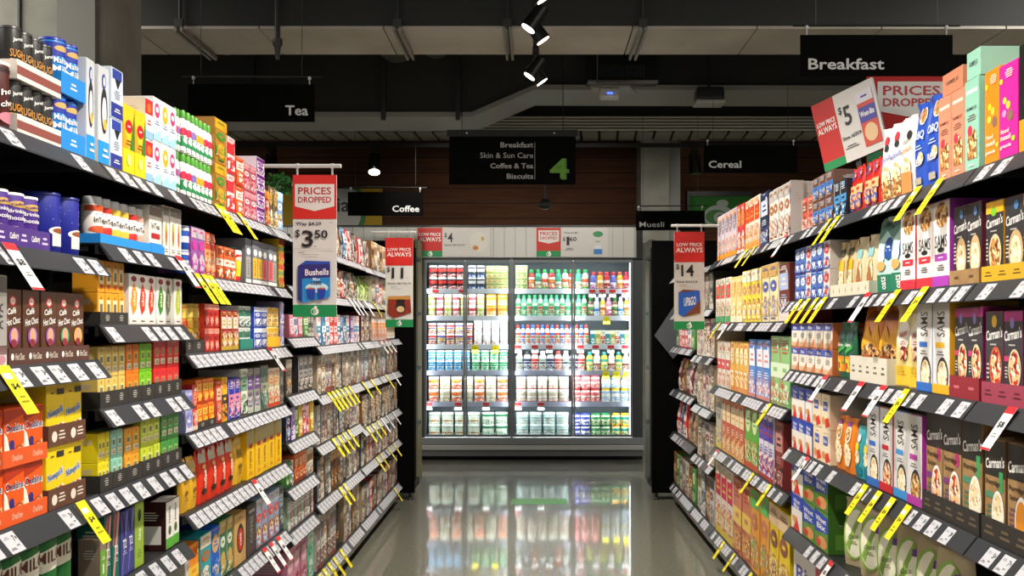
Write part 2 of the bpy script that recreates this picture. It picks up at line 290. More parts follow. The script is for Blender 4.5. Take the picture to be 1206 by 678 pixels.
d('herbal', 'carton', 'tea_carton', 'white and green herbal tea box', '#efece4', [('r', 0, 0, 1, .22, '#5cae3c'), ('e', .5, .38, .2, .1, '#4a6a3a'), ('T', 'Herbal', .45, .72, .22, .36, '#4a4a44')], side='#3a1418')
# left, third bay
d('bluecan', 'can', 'drink_can', 'small blue and white can', '#1c50b4', [('r', 0, .3, 1, .6, '#dfe8f2'), ('b', .5, .46, .6, .16, 2, '#1c50b4'), ('r', 0, .86, 1, 1, '#dfe3e8')], lid='#c8ccd0')
d('redcup', 'tub', 'soup_cup', 'red cup with yellow panel', '#d0141c', [('r', .2, .2, .9, .82, '#f4cf1c'), ('e', .55, .84, .26, .1, '#d9cdb8'), ('b', .55, .5, .5, .3, 3, '#a8101a')], lid='#e8e2d8')
def capsule(c, nm):
    d('caps' + nm, 'carton', 'capsule_box', 'slate capsule box with ' + nm + ' panel', '#6d7078', [('r', .12, .12, .88, .6, c), ('T', 'ROAST', .5, .36, .3, .36, '#2a2a2c'), ('e', .5, .72, .34, .08, W_), ('r', 0, 0, 1, .08, '#e8e4dc')])
capsule('#f2b416', 'yellow'); capsule('#e04a48', 'red'); capsule('#a8a4a0', 'grey')
d('redbag', 'bag', 'coffee_bag', 'red coffee bag with silver top', '#d8321a', [('r', .05, .74, .95, .98, '#b0aa98'), ('T', 'coffee', .5, .42, .3, .36, '#f2ddc8'), ('e', .5, .2, .26, .07, K_), ('e', .5, .66, .2, .04, '#e8c070')])
d('mustardbag', 'bag', 'coffee_bag', 'mustard yellow coffee bag', '#dca828', [('r', .05, .8, .95, .98, '#b8a060'), ('r', .25, .55, .75, .72, '#8a6a1c'), ('e', .5, .36, .2, .05, '#7a5a14'), ('b', .5, .24, .5, .1, 2, '#8a6a1c')])
d('yellowbag', 'carton', 'coffee_bag', 'bright yellow coffee brick', '#f0c014', [('r', 0, .68, 1, 1, '#a89c6a'), ('e', .5, .66, .26, .05, '#b8301a'), ('T', 'crema', .5, .38, .3, .36, '#a86a10'), ('b', .5, .1, .6, .08, 2, '#c8501a')])
d('kraftred', 'carton', 'coffee_bag', 'tan pack with red plaque', '#c9a05e', [('e', .5, .5, .3, .3, '#2a201a'), ('e', .5, .48, .22, .23, '#c8281c'), ('T', 'café', .5, .48, .14, .26, W_), ('b', .5, .92, .6, .06, 1, '#6a4a20')])
d('moccona', 'carton', 'coffee_bag', 'black coffee pack with silver lettering', '#3c3634', [('T', 'COFFEE', .5, .5, .3, .56, '#9a9088'), ('r', .2, .84, .8, .9, '#b0a8a0'), ('b', .5, .12, .5, .06, 2, '#a83a4a')])
# right, nearest bays
d('nutbar', 'carton', 'muesli_box', 'black and orange cereal box', '#16120f', [('r', 0, 0, 1, .3, '#f09a1c'), ('T', 'OBRO', .5, .74, .36, .4, W_), ('b', .5, .44, .6, .14, 4, '#e8a03a'), ('b', .5, .16, .6, .16, 4, '#3a2410')])
def conf(c, nm, dots):
    d('conf' + nm, 'carton', 'muesli_box', nm + ' muesli box with coloured dots', c, [('e', .3, .62, .1, .035, dots[0]), ('e', .5, .56, .12, .045, dots[1]), ('e', .62, .44, .16, .06, '#8a6a54'), ('e', .3, .48, .12, .04, dots[2]), ('e', .14, .84, .08, .03, dots[0]), ('e', .8, .18, .1, .03, dots[1]), ('t', 'food', .34, .29, .44, .05, '#f6e6d0'), ('t', 'muesli', .4, .22, .56, .06, '#f6e6d0'), ('t', 'granola', .4, .12, .6, .05, W_), ('b', .6, .9, .5, .1, 4, '#f6e6d0')])
conf('#e0209a', 'hot pink', ('#f4e14a', '#b8d838', '#f090c8')); conf('#ee8a0e', 'orange', ('#f6e21c', '#f6c83a', '#d8e04a'))
def fj(c, w, nm):
    d('fj' + nm, 'carton', 'muesli_box', nm + ' muesli box with food window', c, [('r', .1, .86, .9, .9, w), ('t', 'FARMER JO', .48, .68, .74, .05, '#3a2c28'), ('b', .5, .58, .7, .08, 3, '#6a4a44'), ('e', .55, .33, .33, .13, 'granola'), ('r', .22, .12, .88, .33, 'granola'), ('e', .4, .44, .16, .06, '#d83050'), ('b', .5, .05, .6, .04, 1, w)])
fj('#e89070', '#f4e0cc', 'salmon'); fj('#93cdb4', '#e6f2e8', 'mint green')
d('obq', 'bag', 'granola_bag', 'royal blue bag with oat window', '#2450b8', [('e', .6, .88, .3, .11, W_), ('e', .6, .88, .25, .09, 'granola'), ('t', 'OBQ', .5, .64, .74, .12, '#e4ecf8'), ('b', .5, .5, .6, .07, 2, '#b8ccf0'), ('t', 'FREE', .42, .32, .5, .08, W_), ('e', .68, .36, .18, .08, 'oats'), ('r', .2, .06, .7, .14, '#b0a89a')])
d('granblue', 'bag', 'granola_bag', 'white granola bag with blue script', '#f0ece4', [('e', .4, .86, .2, .07, '#b82a3a'), ('e', .45, .76, .16, .05, '#20242c'), ('t', 'granola', .5, .6, .8, .09, '#3850b0', .05), ('e', .5, .34, .36, .16, 'oats'), ('r', .12, .02, .88, .3, 'granola')])
d('granorange', 'bag', 'granola_bag', 'white granola bag with orange script', '#f2ece0', [('e', .6, .8, .2, .06, '#20201c'), ('t', 'Just', .5, .72, .5, .07, '#2a2420', .05), ('t', 'granola', .5, .6, .76, .08, '#e87a2a', .05), ('e', .5, .36, .36, .14, 'oats'), ('r', .1, .02, .9, .3, '#d88a4a')])
d('carm', 'carton', 'muesli_box', 'charcoal muesli box with bowl photo', '#2c2b2d', [('t', "Carman's", .5, .74, .94, .13, '#efece6', .05), ('b', .45, .61, .6, .04, 1, '#b8b4ae'), ('e', .58, .33, .39, .27, '#c9a878'), ('e', .58, .32, .3, .21, 'oats'), ('e', .62, .9, .12, .06, '#4a7ab0'), ('b', .14, .4, .2, .3, 6, '#c8c4bc'), ('e', .14, .12, .06, .02, '#c89a5a')], side='#5a1e34')
d('carmy', 'carton', 'muesli_box', 'charcoal muesli box with yellow crown', '#2e2d2f', [('r', 0, .86, 1, 1, '#efb41c'), ('e', .45, .88, .16, .06, '#7ac028'), ('t', "Carman's", .5, .75, .94, .12, '#efece6', .05), ('b', .45, .63, .6, .04, 1, '#b8b4ae'), ('e', .55, .34, .36, .25, '#d9c8a0'), ('e', .55, .34, .3, .21, 'granola'), ('b', .1, .4, .14, .3, 6, '#c8c4bc')], side='#c8901c')
d('carmm', 'carton', 'muesli_box', 'charcoal muesli box with magenta top', '#37353a', [('r', 0, .9, 1, 1, '#b01e78'), ('e', .45, .88, .12, .06, '#8a7ac0'), ('t', "Carman's", .5, .76, .94, .12, '#efece6', .05), ('b', .45, .64, .6, .04, 1, '#b8b4ae'), ('e', .6, .38, .34, .22, '#d9c8a0'), ('e', .6, .38, .28, .19, 'berries'), ('r', .04, .46, .3, .52, '#c83a6a'), ('b', .16, .34, .2, .14, 4, '#c8c4bc')], side='#7a1850')
d('carmo', 'carton', 'muesli_box', 'charcoal muesli box with gold badge', '#3b393b', [('e', .5, .9, .15, .07, '#e8b828'), ('t', "Carman's", .5, .76, .94, .12, '#efece6', .05), ('b', .45, .64, .6, .04, 1, '#b8b4ae'), ('e', .6, .38, .36, .24, '#c85a3a'), ('e', .6, .38, .3, .2, 'berries'), ('b', .16, .34, .2, .2, 4, '#c8c4bc')], side='#7a1850')
def sam(c, nm):
    d('sam' + nm, 'carton', 'oats_box', 'tall white oats box, ' + nm + ' panel', '#e6e3e0', [('e', .55, .84, .38, .15, 'granola'), ('t', 'SAMS', .5, .53, .72, .15, '#1c1c1c'), ('e', .5, .43, .2, .03, K_), ('r', .14, .3, .86, .38, c), ('b', .5, .34, .5, .03, 1, W_), ('b', .5, .22, .5, .08, 3, '#5a5654'), ('r', 0, 0, 1, .12, c)], side=c)
sam('#d8283a', 'red'); sam('#a83ab0', 'purple')
def samb(c, nm, bc):
    d('samb' + nm, 'carton', 'oats_box', 'white porridge box with ' + nm + ' base', '#dcdad8', [('T', 'SAMS', .5, .76, .46, .28, '#1c1c1c'), ('r', .18, .5, .7, .56, c), ('b', .45, .44, .5, .06, 2, '#6a6664'), ('e', .6, .2, .34, .2, '#2c2a28'), ('e', .6, .19, .29, .17, bc), ('r', 0, 0, 1, .1, c)], side=c)
samb('#2c6ac0', 'blue', 'oats'); samb('#c8202c', 'crimson', 'berries'); samb('#3a94d8', 'sky blue', 'oats'); samb('#b03aa0', 'magenta', 'granola'); samb('#e8b020', 'golden', 'oats')
d('porr', 'carton', 'porridge_box', 'kraft porridge box with purple panel', 'kraft', [('r', 0, .66, 1, 1, '#23211f'), ('t', "Carman's", .5, .79, .94, .11, '#efece6', .05), ('e', .78, .6, .12, .07, '#b02868'), ('t', 'Porridge', .42, .58, .7, .07, '#3a2c1c'), ('t', 'Sachets', .36, .5, .5, .05, '#3a2c1c'), ('r', .05, .34, .46, .4, '#7a3a7a'), ('b', .24, .22, .36, .16, 4, '#5a4a6a'), ('e', .68, .26, .31, .23, W_), ('e', .68, .26, .26, .2, 'berries')], side='#6a4a28')
d('porrg', 'carton', 'porridge_box', 'kraft porridge box with green panel', 'kraft', [('r', 0, .64, 1, 1, '#262420'), ('t', "Carman's", .5, .78, .94, .11, '#efece6', .05), ('r', .72, .5, .92, .7, '#3f9a5a'), ('t', 'Porridge', .42, .57, .7, .07, '#3a2c1c'), ('r', .05, .42, .46, .48, '#4a8a6a'), ('b', .24, .26, .36, .2, 4, '#4a7a5a'), ('e', .68, .27, .31, .24, W_), ('e', .68, .27, .26, .21, 'oats')], side='#6a4a28')
d('porro', 'carton', 'porridge_box', 'kraft porridge box with apricot bowl', 'kraft', [('r', 0, .66, 1, 1, '#262420'), ('t', "Carman's", .5, .8, .94, .12, '#efece6', .05), ('t', 'Porridge', .42, .57, .7, .07, '#3a2c1c'), ('t', 'Sachets', .36, .49, .5, .05, '#3a2c1c'), ('r', .8, .5, .92, .64, '#c83a4a'), ('b', .24, .3, .36, .2, 4, '#7a4a5a'), ('e', .68, .27, .31, .25, W_), ('e', .68, .27, .26, .21, '#e8952a')], side='#6a4a28')
d('tealbag', 'bag', 'oats_bag', 'pale teal cereal bag with blue disc', '#bfe3d8', [('p', [(.1, .72), (.5, .98), (.9, .72), (.9, .9), (.5, 1), (.1, .9)], '#5a8a80'), ('e', .72, .6, .2, .16, '#1d4f9c'), ('b', .72, .6, .22, .1, 2, W_), ('e', .34, .5, .22, .1, '#e6efe4'), ('e', .34, .36, .24, .07, '#e8a860'), ('r', .04, 0, .96, .24, '#1c7a5c'), ('T', 'oats', .5, .12, .26, .18, W_)])
d('clearbag', 'bag', 'oats_bag', 'clear oats bag in low tray', '#d9c7a0', [('e', .5, .4, .34, .26, 'oats'), ('r', .2, .66, .8, .82, '#8fc4cc'), ('p', [(.2, .2), (.5, .6), (.8, .2), (.5, .1)], '#a8703c')])
d('yellowclear', 'bag', 'oats_bag', 'clear cereal bag with yellow label', '#cbb68a', [('e', .5, .36, .34, .24, 'oats'), ('r', .14, .48, .86, .68, '#f0b818'), ('r', .2, .76, .8, .9, '#5a5a44')])
d('orangebag', 'bag', 'cereal_bag', 'large orange cereal bag', '#dc7a12', [('p', [(.1, .84), (.9, .84), (.7, .98), (.3, .98)], '#8c4614'), ('p', [(.08, .5), (.3, .78), (.5, .6), (.7, .8), (.92, .5), (.92, .42), (.08, .42)], '#f6b01c'), ('e', .5, .3, .38, .22, 'granola'), ('e', .4, .26, .2, .1, '#b05a2a')])
d('creambag', 'bag', 'cereal_bag', 'cream and yellow cereal bag', '#ecd68a', [('e', .55, .66, .34, .2, '#f4ece0'), ('t', 'Nuts', .55, .68, .4, .08, '#b8301c', .05), ('b', .55, .56, .4, .06, 2, '#c8501c'), ('e', .6, .42, .22, .1, 'berries'), ('r', .05, .0, .95, .26, '#f2c83a'), ('b', .5, .16, .5, .08, 2, '#c8801c')])
d('greenbag', 'bag', 'cereal_bag', 'dark green bag with fruit photo', '#1f5c44', [('r', .1, .7, .9, .9, '#2c4a4a'), ('p', [(.05, .4), (.95, .55), (.95, .62), (.05, .5)], '#3fae48'), ('r', .05, .1, .95, .4, 'fruit'), ('t', 'Sultana', .5, .62, .7, .07, W_)])
d('weets', 'carton', 'cereal_box', 'small white and blue cereal box', '#eae2d4', [('r', 0, .72, 1, 1, '#3a4ea8'), ('t', 'Bix', .5, .85, .5, .14, W_), ('b', .5, .5, .6, .24, 4, '#6a5a50'), ('r', 0, 0, 1, .2, '#d8b08a'), ('p', [(.5, 0), (1, 0), (1, .4)], '#c87a4a')], side='#c8703a')
d('weetr', 'carton', 'cereal_box', 'blue and white wheat biscuit box', '#ece6dc', [('r', 0, .62, 1, 1, '#2a44b0'), ('t', 'Weet', .5, .84, .6, .12, W_), ('t', 'Bix', .5, .7, .5, .12, W_), ('p', [(.2, 0), (.8, 0), (.5, .42)], '#d8321e'), ('e', .3, .3, .2, .1, '#d8a05a')], side='#24308c')
d('weetc', 'carton', 'cereal_box', 'cream wheat biscuit box, red arrow', '#efdcbc', [('r', .2, .52, .72, .8, '#4a58a8'), ('t', 'bix', .46, .66, .36, .12, W_), ('p', [(.5, 0), (1, .1), (.8, .34), (.4, .26)], '#dc3a1c'), ('e', .26, .22, .2, .12, '#d89a5a'), ('b', .5, .9, .5, .05, 1, '#a87a4a')])
d('weetg', 'carton', 'cereal_box', 'green and blue wheat biscuit box', '#5c8c34', [('p', [(0, .4), (1, .5), (1, .9), (0, 1)], '#2446b4'), ('t', 'Weet', .48, .78, .8, .14, W_), ('t', 'Bix', .5, .6, .66, .15, W_), ('e', .6, .2, .34, .16, '#d8955a'), ('e', .3, .16, .2, .1, '#c83c24')], side='#3f6e22')
d('orangesnack', 'bag', 'cereal_bag', 'orange cereal bag with nuts', '#e07a1e', [('e', .45, .72, .34, .17, '#f4e6c8'), ('e', .45, .72, .26, .12, 'granola'), ('e', .5, .34, .4, .24, 'oats'), ('e', .4, .92, .2, .05, '#7a3a9a')])
d('tealsnack', 'bag', 'cereal_bag', 'turquoise cereal bag with yellow spots', '#3fa4ac', [('e', .4, .6, .24, .1, '#f2cf2a'), ('e', .5, .4, .3, .14, 'oats'), ('r', .05, .04, .95, .22, '#1a7a8c'), ('e', .6, .8, .2, .08, '#f0ece4')])
d('macro', 'bag', 'oats_bag', 'olive oats bag with cream oval', '#b0a27c', [('e', .42, .5, .42, .42, '#8cb84a'), ('e', .46, .5, .36, .38, '#f2f0d4'), ('p', [(.16, .3), (.3, .2), (.7, .8), (.6, .86)], '#8ab04a'), ('t', 'Oats', .46, .46, .34, .07, '#4a6a2a', .04), ('b', .46, .36, .3, .06, 2, '#7a8a4a'), ('r', .62, .68, .82, .78, '#6a3a8c')])
d('purplesnack', 'bag', 'snack_packet', 'small purple snack packet', '#8c2c70', [('b', .5, .6, .5, .2, 3, '#e8c8dc'), ('e', .5, .3, .24, .12, '#c88aa8')])
d('redbox', 'carton', 'cereal_box', 'red open topped cereal box', '#c8141c', [('t', 'Oats', .5, .6, .6, .16, W_), ('b', .5, .36, .6, .14, 2, '#f0c8c0')], side='#8c0c14')
d('whiteblue', 'carton', 'cereal_box', 'white cereal box with blue script', '#e9e6e2', [('t', 'Bix', .45, .7, .7, .22, '#4a4a9c', .08), ('r', .8, .3, 1, 1, '#c82a2a'), ('e', .4, .3, .3, .14, 'oats')], side='#1f2c7c')

# ------------------------------------------------------------------ product meshes
PC = {}
def proto(key, w, h, dep=None):
    """meshes for one product: list of (name, mesh, dz); local front faces -Y, origin at the middle of the front's foot"""
    D_ = D[key]; k = (key, round(w, 3), round(h, 3))
    if k in PC: return PC[k]
    kind = D_['kind']; out = []; nm = D_['name']; b = MB(); base = D_['base']
    if kind == 'carton':
        dp = D_['depth'] or max(.06, min(.2, w * 1.6)); e = min(.0012, w * .04)
        b.box(-w / 2, w / 2, 0, dp, 0, h, M(D_['side']) if D_['side'] != base else M(base), e)
        mp = lambda u, v, o: ((u - .5) * w * .985, -o, .003 + v * (h - .006))
        b.deco([('r', 0, 0, 1, 1, base)] + D_['deco'], mp)
        b.box(-w * .46, w * .46, .002, dp * .5, h, h + .0008, M(base))           # closed top flap
        sd = lambda s: (lambda u, v, o: (s * (w / 2 + o), dp * (.06 + .88 * u), h * v))
        for s in (-1, 1): b.deco([('r', .1, .12, .9, .5, M(base)), ('b', .5, .7, .7, .2, 4, '#cfcabf')], sd(s))
    elif kind in ('can', 'jar'):
        r = w * .49; lh = h * (.05 if kind == 'can' else .16); hb = h - lh
        b.lathe([(r * .94, 0), (r, h * .02), (r, hb * .97), (r * (.97 if kind == 'can' else .86), hb)], M(base), 0, r, 26)
        tn = D_['turn']; mp = lambda u, v, o: ((r + o) * math.sin((u - .5) * math.pi + tn), r - (r + o) * math.cos((u - .5) * math.pi + tn), hb * (.03 + v * .93))
        b.deco(D_['deco'], mp, 1.5)
        l = MB(); rr = r * (1.02 if kind == 'can' else .9)
        l.lathe([(rr, 0), (rr, lh * .8), (rr * .96, lh), (rr * .86, lh), (rr * .84, lh * .8)], M(D_['lid'] or '#cccccc', .35), 0, r, 26)
        out.append(('lid', l.mesh('lid'), hb))
    elif kind == 'tub':
        r = w * .48; hb = h * .86; b.lathe([(r * .88, 0), (r * .98, hb)], M(base), 0, r, 22)
        mp = lambda u, v, o: ((r * (.88 + .1 * v) + o + .0004) * math.sin((u - .5) * math.pi), r - (r * (.88 + .1 * v) + o + .0004) * math.cos((u - .5) * math.pi), hb * v)
        b.deco(D_['deco'], mp, 1.5)
        l = MB(); l.lathe([(r, 0), (r, h * .1), (r * .92, h * .14), (r * .1, h * .14)], M(D_['lid'] or '#eeeeee', .3), 0, r, 22); out.append(('lid', l.mesh('lid'), hb))
    elif kind == 'bottle':
        r = w * .48; hb = h * .82
        b.lathe([(r * .88, 0), (r, h * .04), (r, hb * .8), (r * .86, hb * .92), (r * .56, hb * .98), (r * .56, hb)], M(base), 0, r, 20, 1, .8)
        mp = lambda u, v, o: ((r + o + .0003) * math.sin((u - .5) * math.pi), r - .8 * (r + o + .0003) * math.cos((u - .5) * math.pi), hb * (.05 + v * .68))
        b.deco(D_['deco'], mp, 1.5)
        l = MB(); l.lathe([(r * .64, 0), (r * .64, h * .14), (r * .56, h * .17)], M(D_['lid'] or '#2c8a3a', .35), 0, r, 16); out.append(('cap', l.mesh('cap'), hb - .001))
    elif kind == 'bag':
        T = min(w * .48, .1); nu, nv = 12, 14; rr = random.Random(seed_of(key, w))
        ph = [rr.uniform(0, 6) for _ in range(4)]
        def surf(u, v, sgn, o=0):
            tv = max(.03, (1 - v ** 4) * (.72 + .28 * math.sin(math.pi * min(1, v * 1.1)))); tu = max(0, 1 - (2 * u - 1) ** 4) ** .6
            wr = .05 * math.sin(9 * v + ph[0] + 3 * u) * math.sin(5 * u * math.pi + ph[1]) + .04 * math.sin(21 * v + ph[2]) * (1 if v > .7 else .25)
            y = T * .43 * tv * tu * (1 + wr) + .0008
            x = (u - .5) * w * (1 - .14 * v ** 6 - .05 * math.sin(v * 7 + ph[3]) * .4)
            return (x, T / 2 + sgn * (y + o) + (.16 * T * math.sin(6 * u + ph[1]) if v > .93 else 0), v * h)
        for sgn in (-1, 1):
            vs = [surf(i / nu, j / nv, sgn) for j in range(nv + 1) for i in range(nu + 1)]
            q = [(j * (nu + 1) + i, j * (nu + 1) + i + 1, (j + 1) * (nu + 1) + i + 1, (j + 1) * (nu + 1) + i) for j in range(nv) for i in range(nu)]
            if sgn > 0: q = [f[::-1] for f in q]
            b.add(vs, q, M(base, .3), True)
        b.add([surf(i / nu, 0, -1) for i in range(nu + 1)] + [surf(i / nu, 0, 1) for i in range(nu + 1)], [(i, i + 1, nu + 2 + i, nu + 1 + i) for i in range(nu)], base)
        b.deco(D_['deco'], lambda u, v, o: surf(.06 + .88 * u, .02 + v * .93, -1, o * 1.6 + .0012), 2)
    out.insert(0, (nm, b.mesh(nm), 0)); PC[k] = out
    return out
ORD = ['first', 'second', 'third', 'fourth', 'fifth', 'sixth', 'seventh', 'eighth', 'ninth', 'tenth', 'eleventh', 'twelfth', 'thirteenth', 'fourteenth', 'fifteenth', 'sixteenth', 'seventeenth', 'eighteenth', 'nineteenth', 'twentieth']
CNT = {}
def put(key, w, h, loc, rz, label, group):
    parts = proto(key, w, h); nm, me, _ = parts[0]
    o = bpy.data.objects.new(nm, me); COL.objects.link(o); o.location = loc; o.rotation_euler.z = rz
    tag(o, label, nm.replace('_', ' '), group)
    for n2, m2, dz in parts[1:]:
        c = bpy.data.objects.new(n2, m2); COL.objects.link(c); c.parent = o; c.location = (0, 0, dz)
    return o
def tray(x0, x1, dep, hf, col, loc, rz, label, group, marks=None):
    b = MB(); t = .002; m = M(col, .6)
    b.box(x0, x1, 0, dep, 0, t, m); b.box(x0, x1, 0, t, t, hf, m); b.box(x0, x1, dep - t, dep, t, hf, m)
    for s in (x0, x1 - t): b.box(s, s + t, t, dep - t, t, hf * 1.0, m)
    if marks:
        n = max(1, int((x1 - x0) / .075)); ww = (x1 - x0) / n
        for i in range(n):
            c = x0 + ww * (i + .5)
            b.deco(marks, (lambda cc: (lambda u, v, o: (cc + (u - .5) * ww, -o, v * hf)))(c))
    o = b.obj('display_tray', None, loc, rz); tag(o, label, 'tray', group); return o

# ------------------------------------------------------------------ shelving
RS = {-1: math.pi / 2, 1: -math.pi / 2}
SIDE = {-1: 'left', 1: 'right'}
SHN = ['top shelf', 'second shelf', 'third shelf', 'fourth shelf', 'fifth shelf', 'sixth shelf', 'seventh shelf']
BASE = 1.17
BAYS = {  # side: (name, y0, y1, shelf slopes from the top; the last is the base shelf)
 -1: [('nearest', 1.35, 2.717, [-.362, -.137, .096, .408, .62, BASE]),
      ('second', 2.725, 3.385, [-.362, -.176, .016, .213, .411, .64, BASE]),
      ('third', 3.393, 4.757, [-.362, -.135, .10, .333, .568, .84, BASE]),
      ('fourth', 4.765, 5.385, [-.35, -.15, .066, .305, .498, .69, .873, BASE]),
      ('fifth', 5.395, 6.78, [-.34, -.128, .11, .343, .577, .846, BASE]),
      ('farthest', 6.79, 8.66, [-.335, -.128, .11, .345, .62, .846, BASE])],
 1: [('nearest', 1.35, 2.69, [-.345, -.08, .192, .504, .82, BASE]),
     ('second', 2.698, 4.69, [-.345, -.08, .192, .504, .82, BASE]),
     ('third', 4.70, 6.66, [-.345, 0.0, .353, .70, BASE]),
     ('fourth', 6.67, 7.46, [-.335, -.08, .20, .51, .825, BASE]),
     ('farthest', 7.47, 8.66, [-.335, -.07, .167, .48, .795, BASE])]}
def zc(s): return EYE - 1.15 * s
def zs(s): return zc(s) + .021                       # top of the shelf board
def shelf_name(side, bay, i):
    n = len([b for b in BAYS[side] if b[0] == bay][0][3]); return 'bottom shelf' if i == n - 1 else SHN[i]
RAIL = '#34363a'
def ticket_mesh(kind):
    b = MB(); w, l = .058, .052
    mp = lambda u, v, o: ((u - .5) * w, -o - .0004, v * l)
    b.box(-w / 2, w / 2, -.0004, 0, 0, l, M('#c2c3c8'))
    o = [('t', '%d' % (3 + kind * 2), .74, .66, .16, .3, K_), ('r', .86, .6, .93, .74, K_), ('b', .3, .76, .4, .16, 2, '#8a8a8c'), ('b', .3, .2, .44, .14, 2, '#5a5a5c'), ('r', .62, .28, .8, .34, '#6a6a6c')]
    b.deco(o, mp); return b.mesh('price_ticket')
TICK = [ticket_mesh(i) for i in range(3)]
def build_bays():
    for side in (-1, 1):
        for bi, (bn, y0, y1, sl) in enumerate(BAYS[side]):
            root = empty('gondola_shelving', (side * 1.62, (y0 + y1) / 2, 0))
            n = len(BAYS[side])
            root['label'] = f'black metal shelving bay, {bn} on the {SIDE[side]} of the aisle'; root['category'] = 'shelving'; root['group'] = f'{SIDE[side]} aisle shelving bays'
            def L(x0, x1, ya, yb, z0, z1, mat, name, par=root, bev=0):      # distances from the aisle's centre line -> local
                b = MB(); xa, xb = sorted((side * x0, side * x1)); b.box(xa - side * 1.62, xb - side * 1.62, ya - (y0 + y1) / 2, yb - (y0 + y1) / 2, z0, z1, mat, bev)
                return b.obj(name, par)
            L(1.63, 1.65, y0, y1, .1, zs(sl[0]) + .02, M('#141414', .6), 'back_panel')
            for yy in (y0, y1 - .03):
                b = MB(); ya, yb = yy - (y0 + y1) / 2, yy + .03 - (y0 + y1) / 2
                b.box(-.01, .01, ya, yb, .02, zs(sl[0]) + .04, M('#1c1c1c', .5)); b.lathe([(.0145, 0), (.0145, .012), (.010, .02)], M('#1c1c1c', .5), 0, (ya + yb) / 2, 10); b.obj('upright', root)
            last = len(sl) - 1
            for i, s in enumerate(sl):
                z = zs(s); b = MB(); yc = (y0 + y1) / 2; ya, yb = y0 + .001 - yc, y1 - .001 - yc
                def pr(pts, mat): b.prism([(side * p[0] - side * 1.62, p[1]) for p in pts], 'y', ya, yb, mat)
                dk = M('#1a1b1c', .45)
                pr([(1.172, z), (1.625, z), (1.625, z - .004), (1.18, z - .004), (1.18, z - .03), (1.172, z - .03)], dk)
                if i != last:
                    for yy in (ya + .004, yb - .007):
                        b.prism([(side * p[0] - side * 1.62, p[1]) for p in [(1.62, z - .004), (1.20, z - .004), (1.20, z - .022), (1.62, z - .03)]], 'y', yy, yy + .003, dk)
                sh = b.obj('shelf', root)
                b = MB()
                pr2 = [(1.168, z + .002), (1.1715, z + .000), (1.141, z - .046), (1.130, z - .048), (1.131, z - .044)]
                b.prism([(side * p[0] - side * 1.62, p[1]) for p in pr2], 'y', ya, yb, M(RAIL, .35))
                if side == 1 and False: pass
                b.obj('price_rail', sh)
                if i == last:   # kick plate with light steel face and feet
                    b = MB(); b.prism([(side * p[0] - side * 1.62, p[1]) for p in [(1.15, z - .045), (1.16, z - .045), (1.17, z - .115), (1.16, z - .115)]], 'y', ya, yb, M('steel'))
                    b.obj('kick_plate', sh)
                    b = MB(); b.box(*sorted((side * 1.30 - side * 1.62, side * 1.32 - side * 1.62)), ya, yb, 0.0, z - .03, M('#0c0c0c', .7)); b.obj('base_board', sh)
                # price tickets stand in the rail, tilted with it
                rr = random.Random(int(side * 3 + bi * 50 + i * 7)); y = y0 + .02
                dense = {('nearest', -1): .6, ('second', -1): .8, ('nearest', 1): .36, ('second', 1): .45}.get((bn, side), .95 if side < 0 else .7)
                gap = .02 if bn in ('nearest', 'second') else .012
                k = 0
                while y < y1 - .06:
                    if rr.random() < dense and (y > 1.9):
                        t = bpy.data.objects.new('price_ticket', TICK[rr.randint(0, 2)]); COL.objects.link(t); t.parent = sh
                        t.location = (side * (1.1295) - side * 1.62, y + .029 - yc, z - .0455)
                        t.rotation_euler = (-math.atan2(.039, .048), 0, RS[side])
                        k += 1
                    y += .058 + gap + (rr.random() * .03 if bn in ('nearest', 'second') else 0)
                    if k > 95: break
build_bays()
def yat(x, a=AF): return F * a / abs(VX - x)
def wherep(side, bay, i): return f'{bay} {SIDE[side]} bay, {shelf_name(side, bay, i)}'
NROW = {}
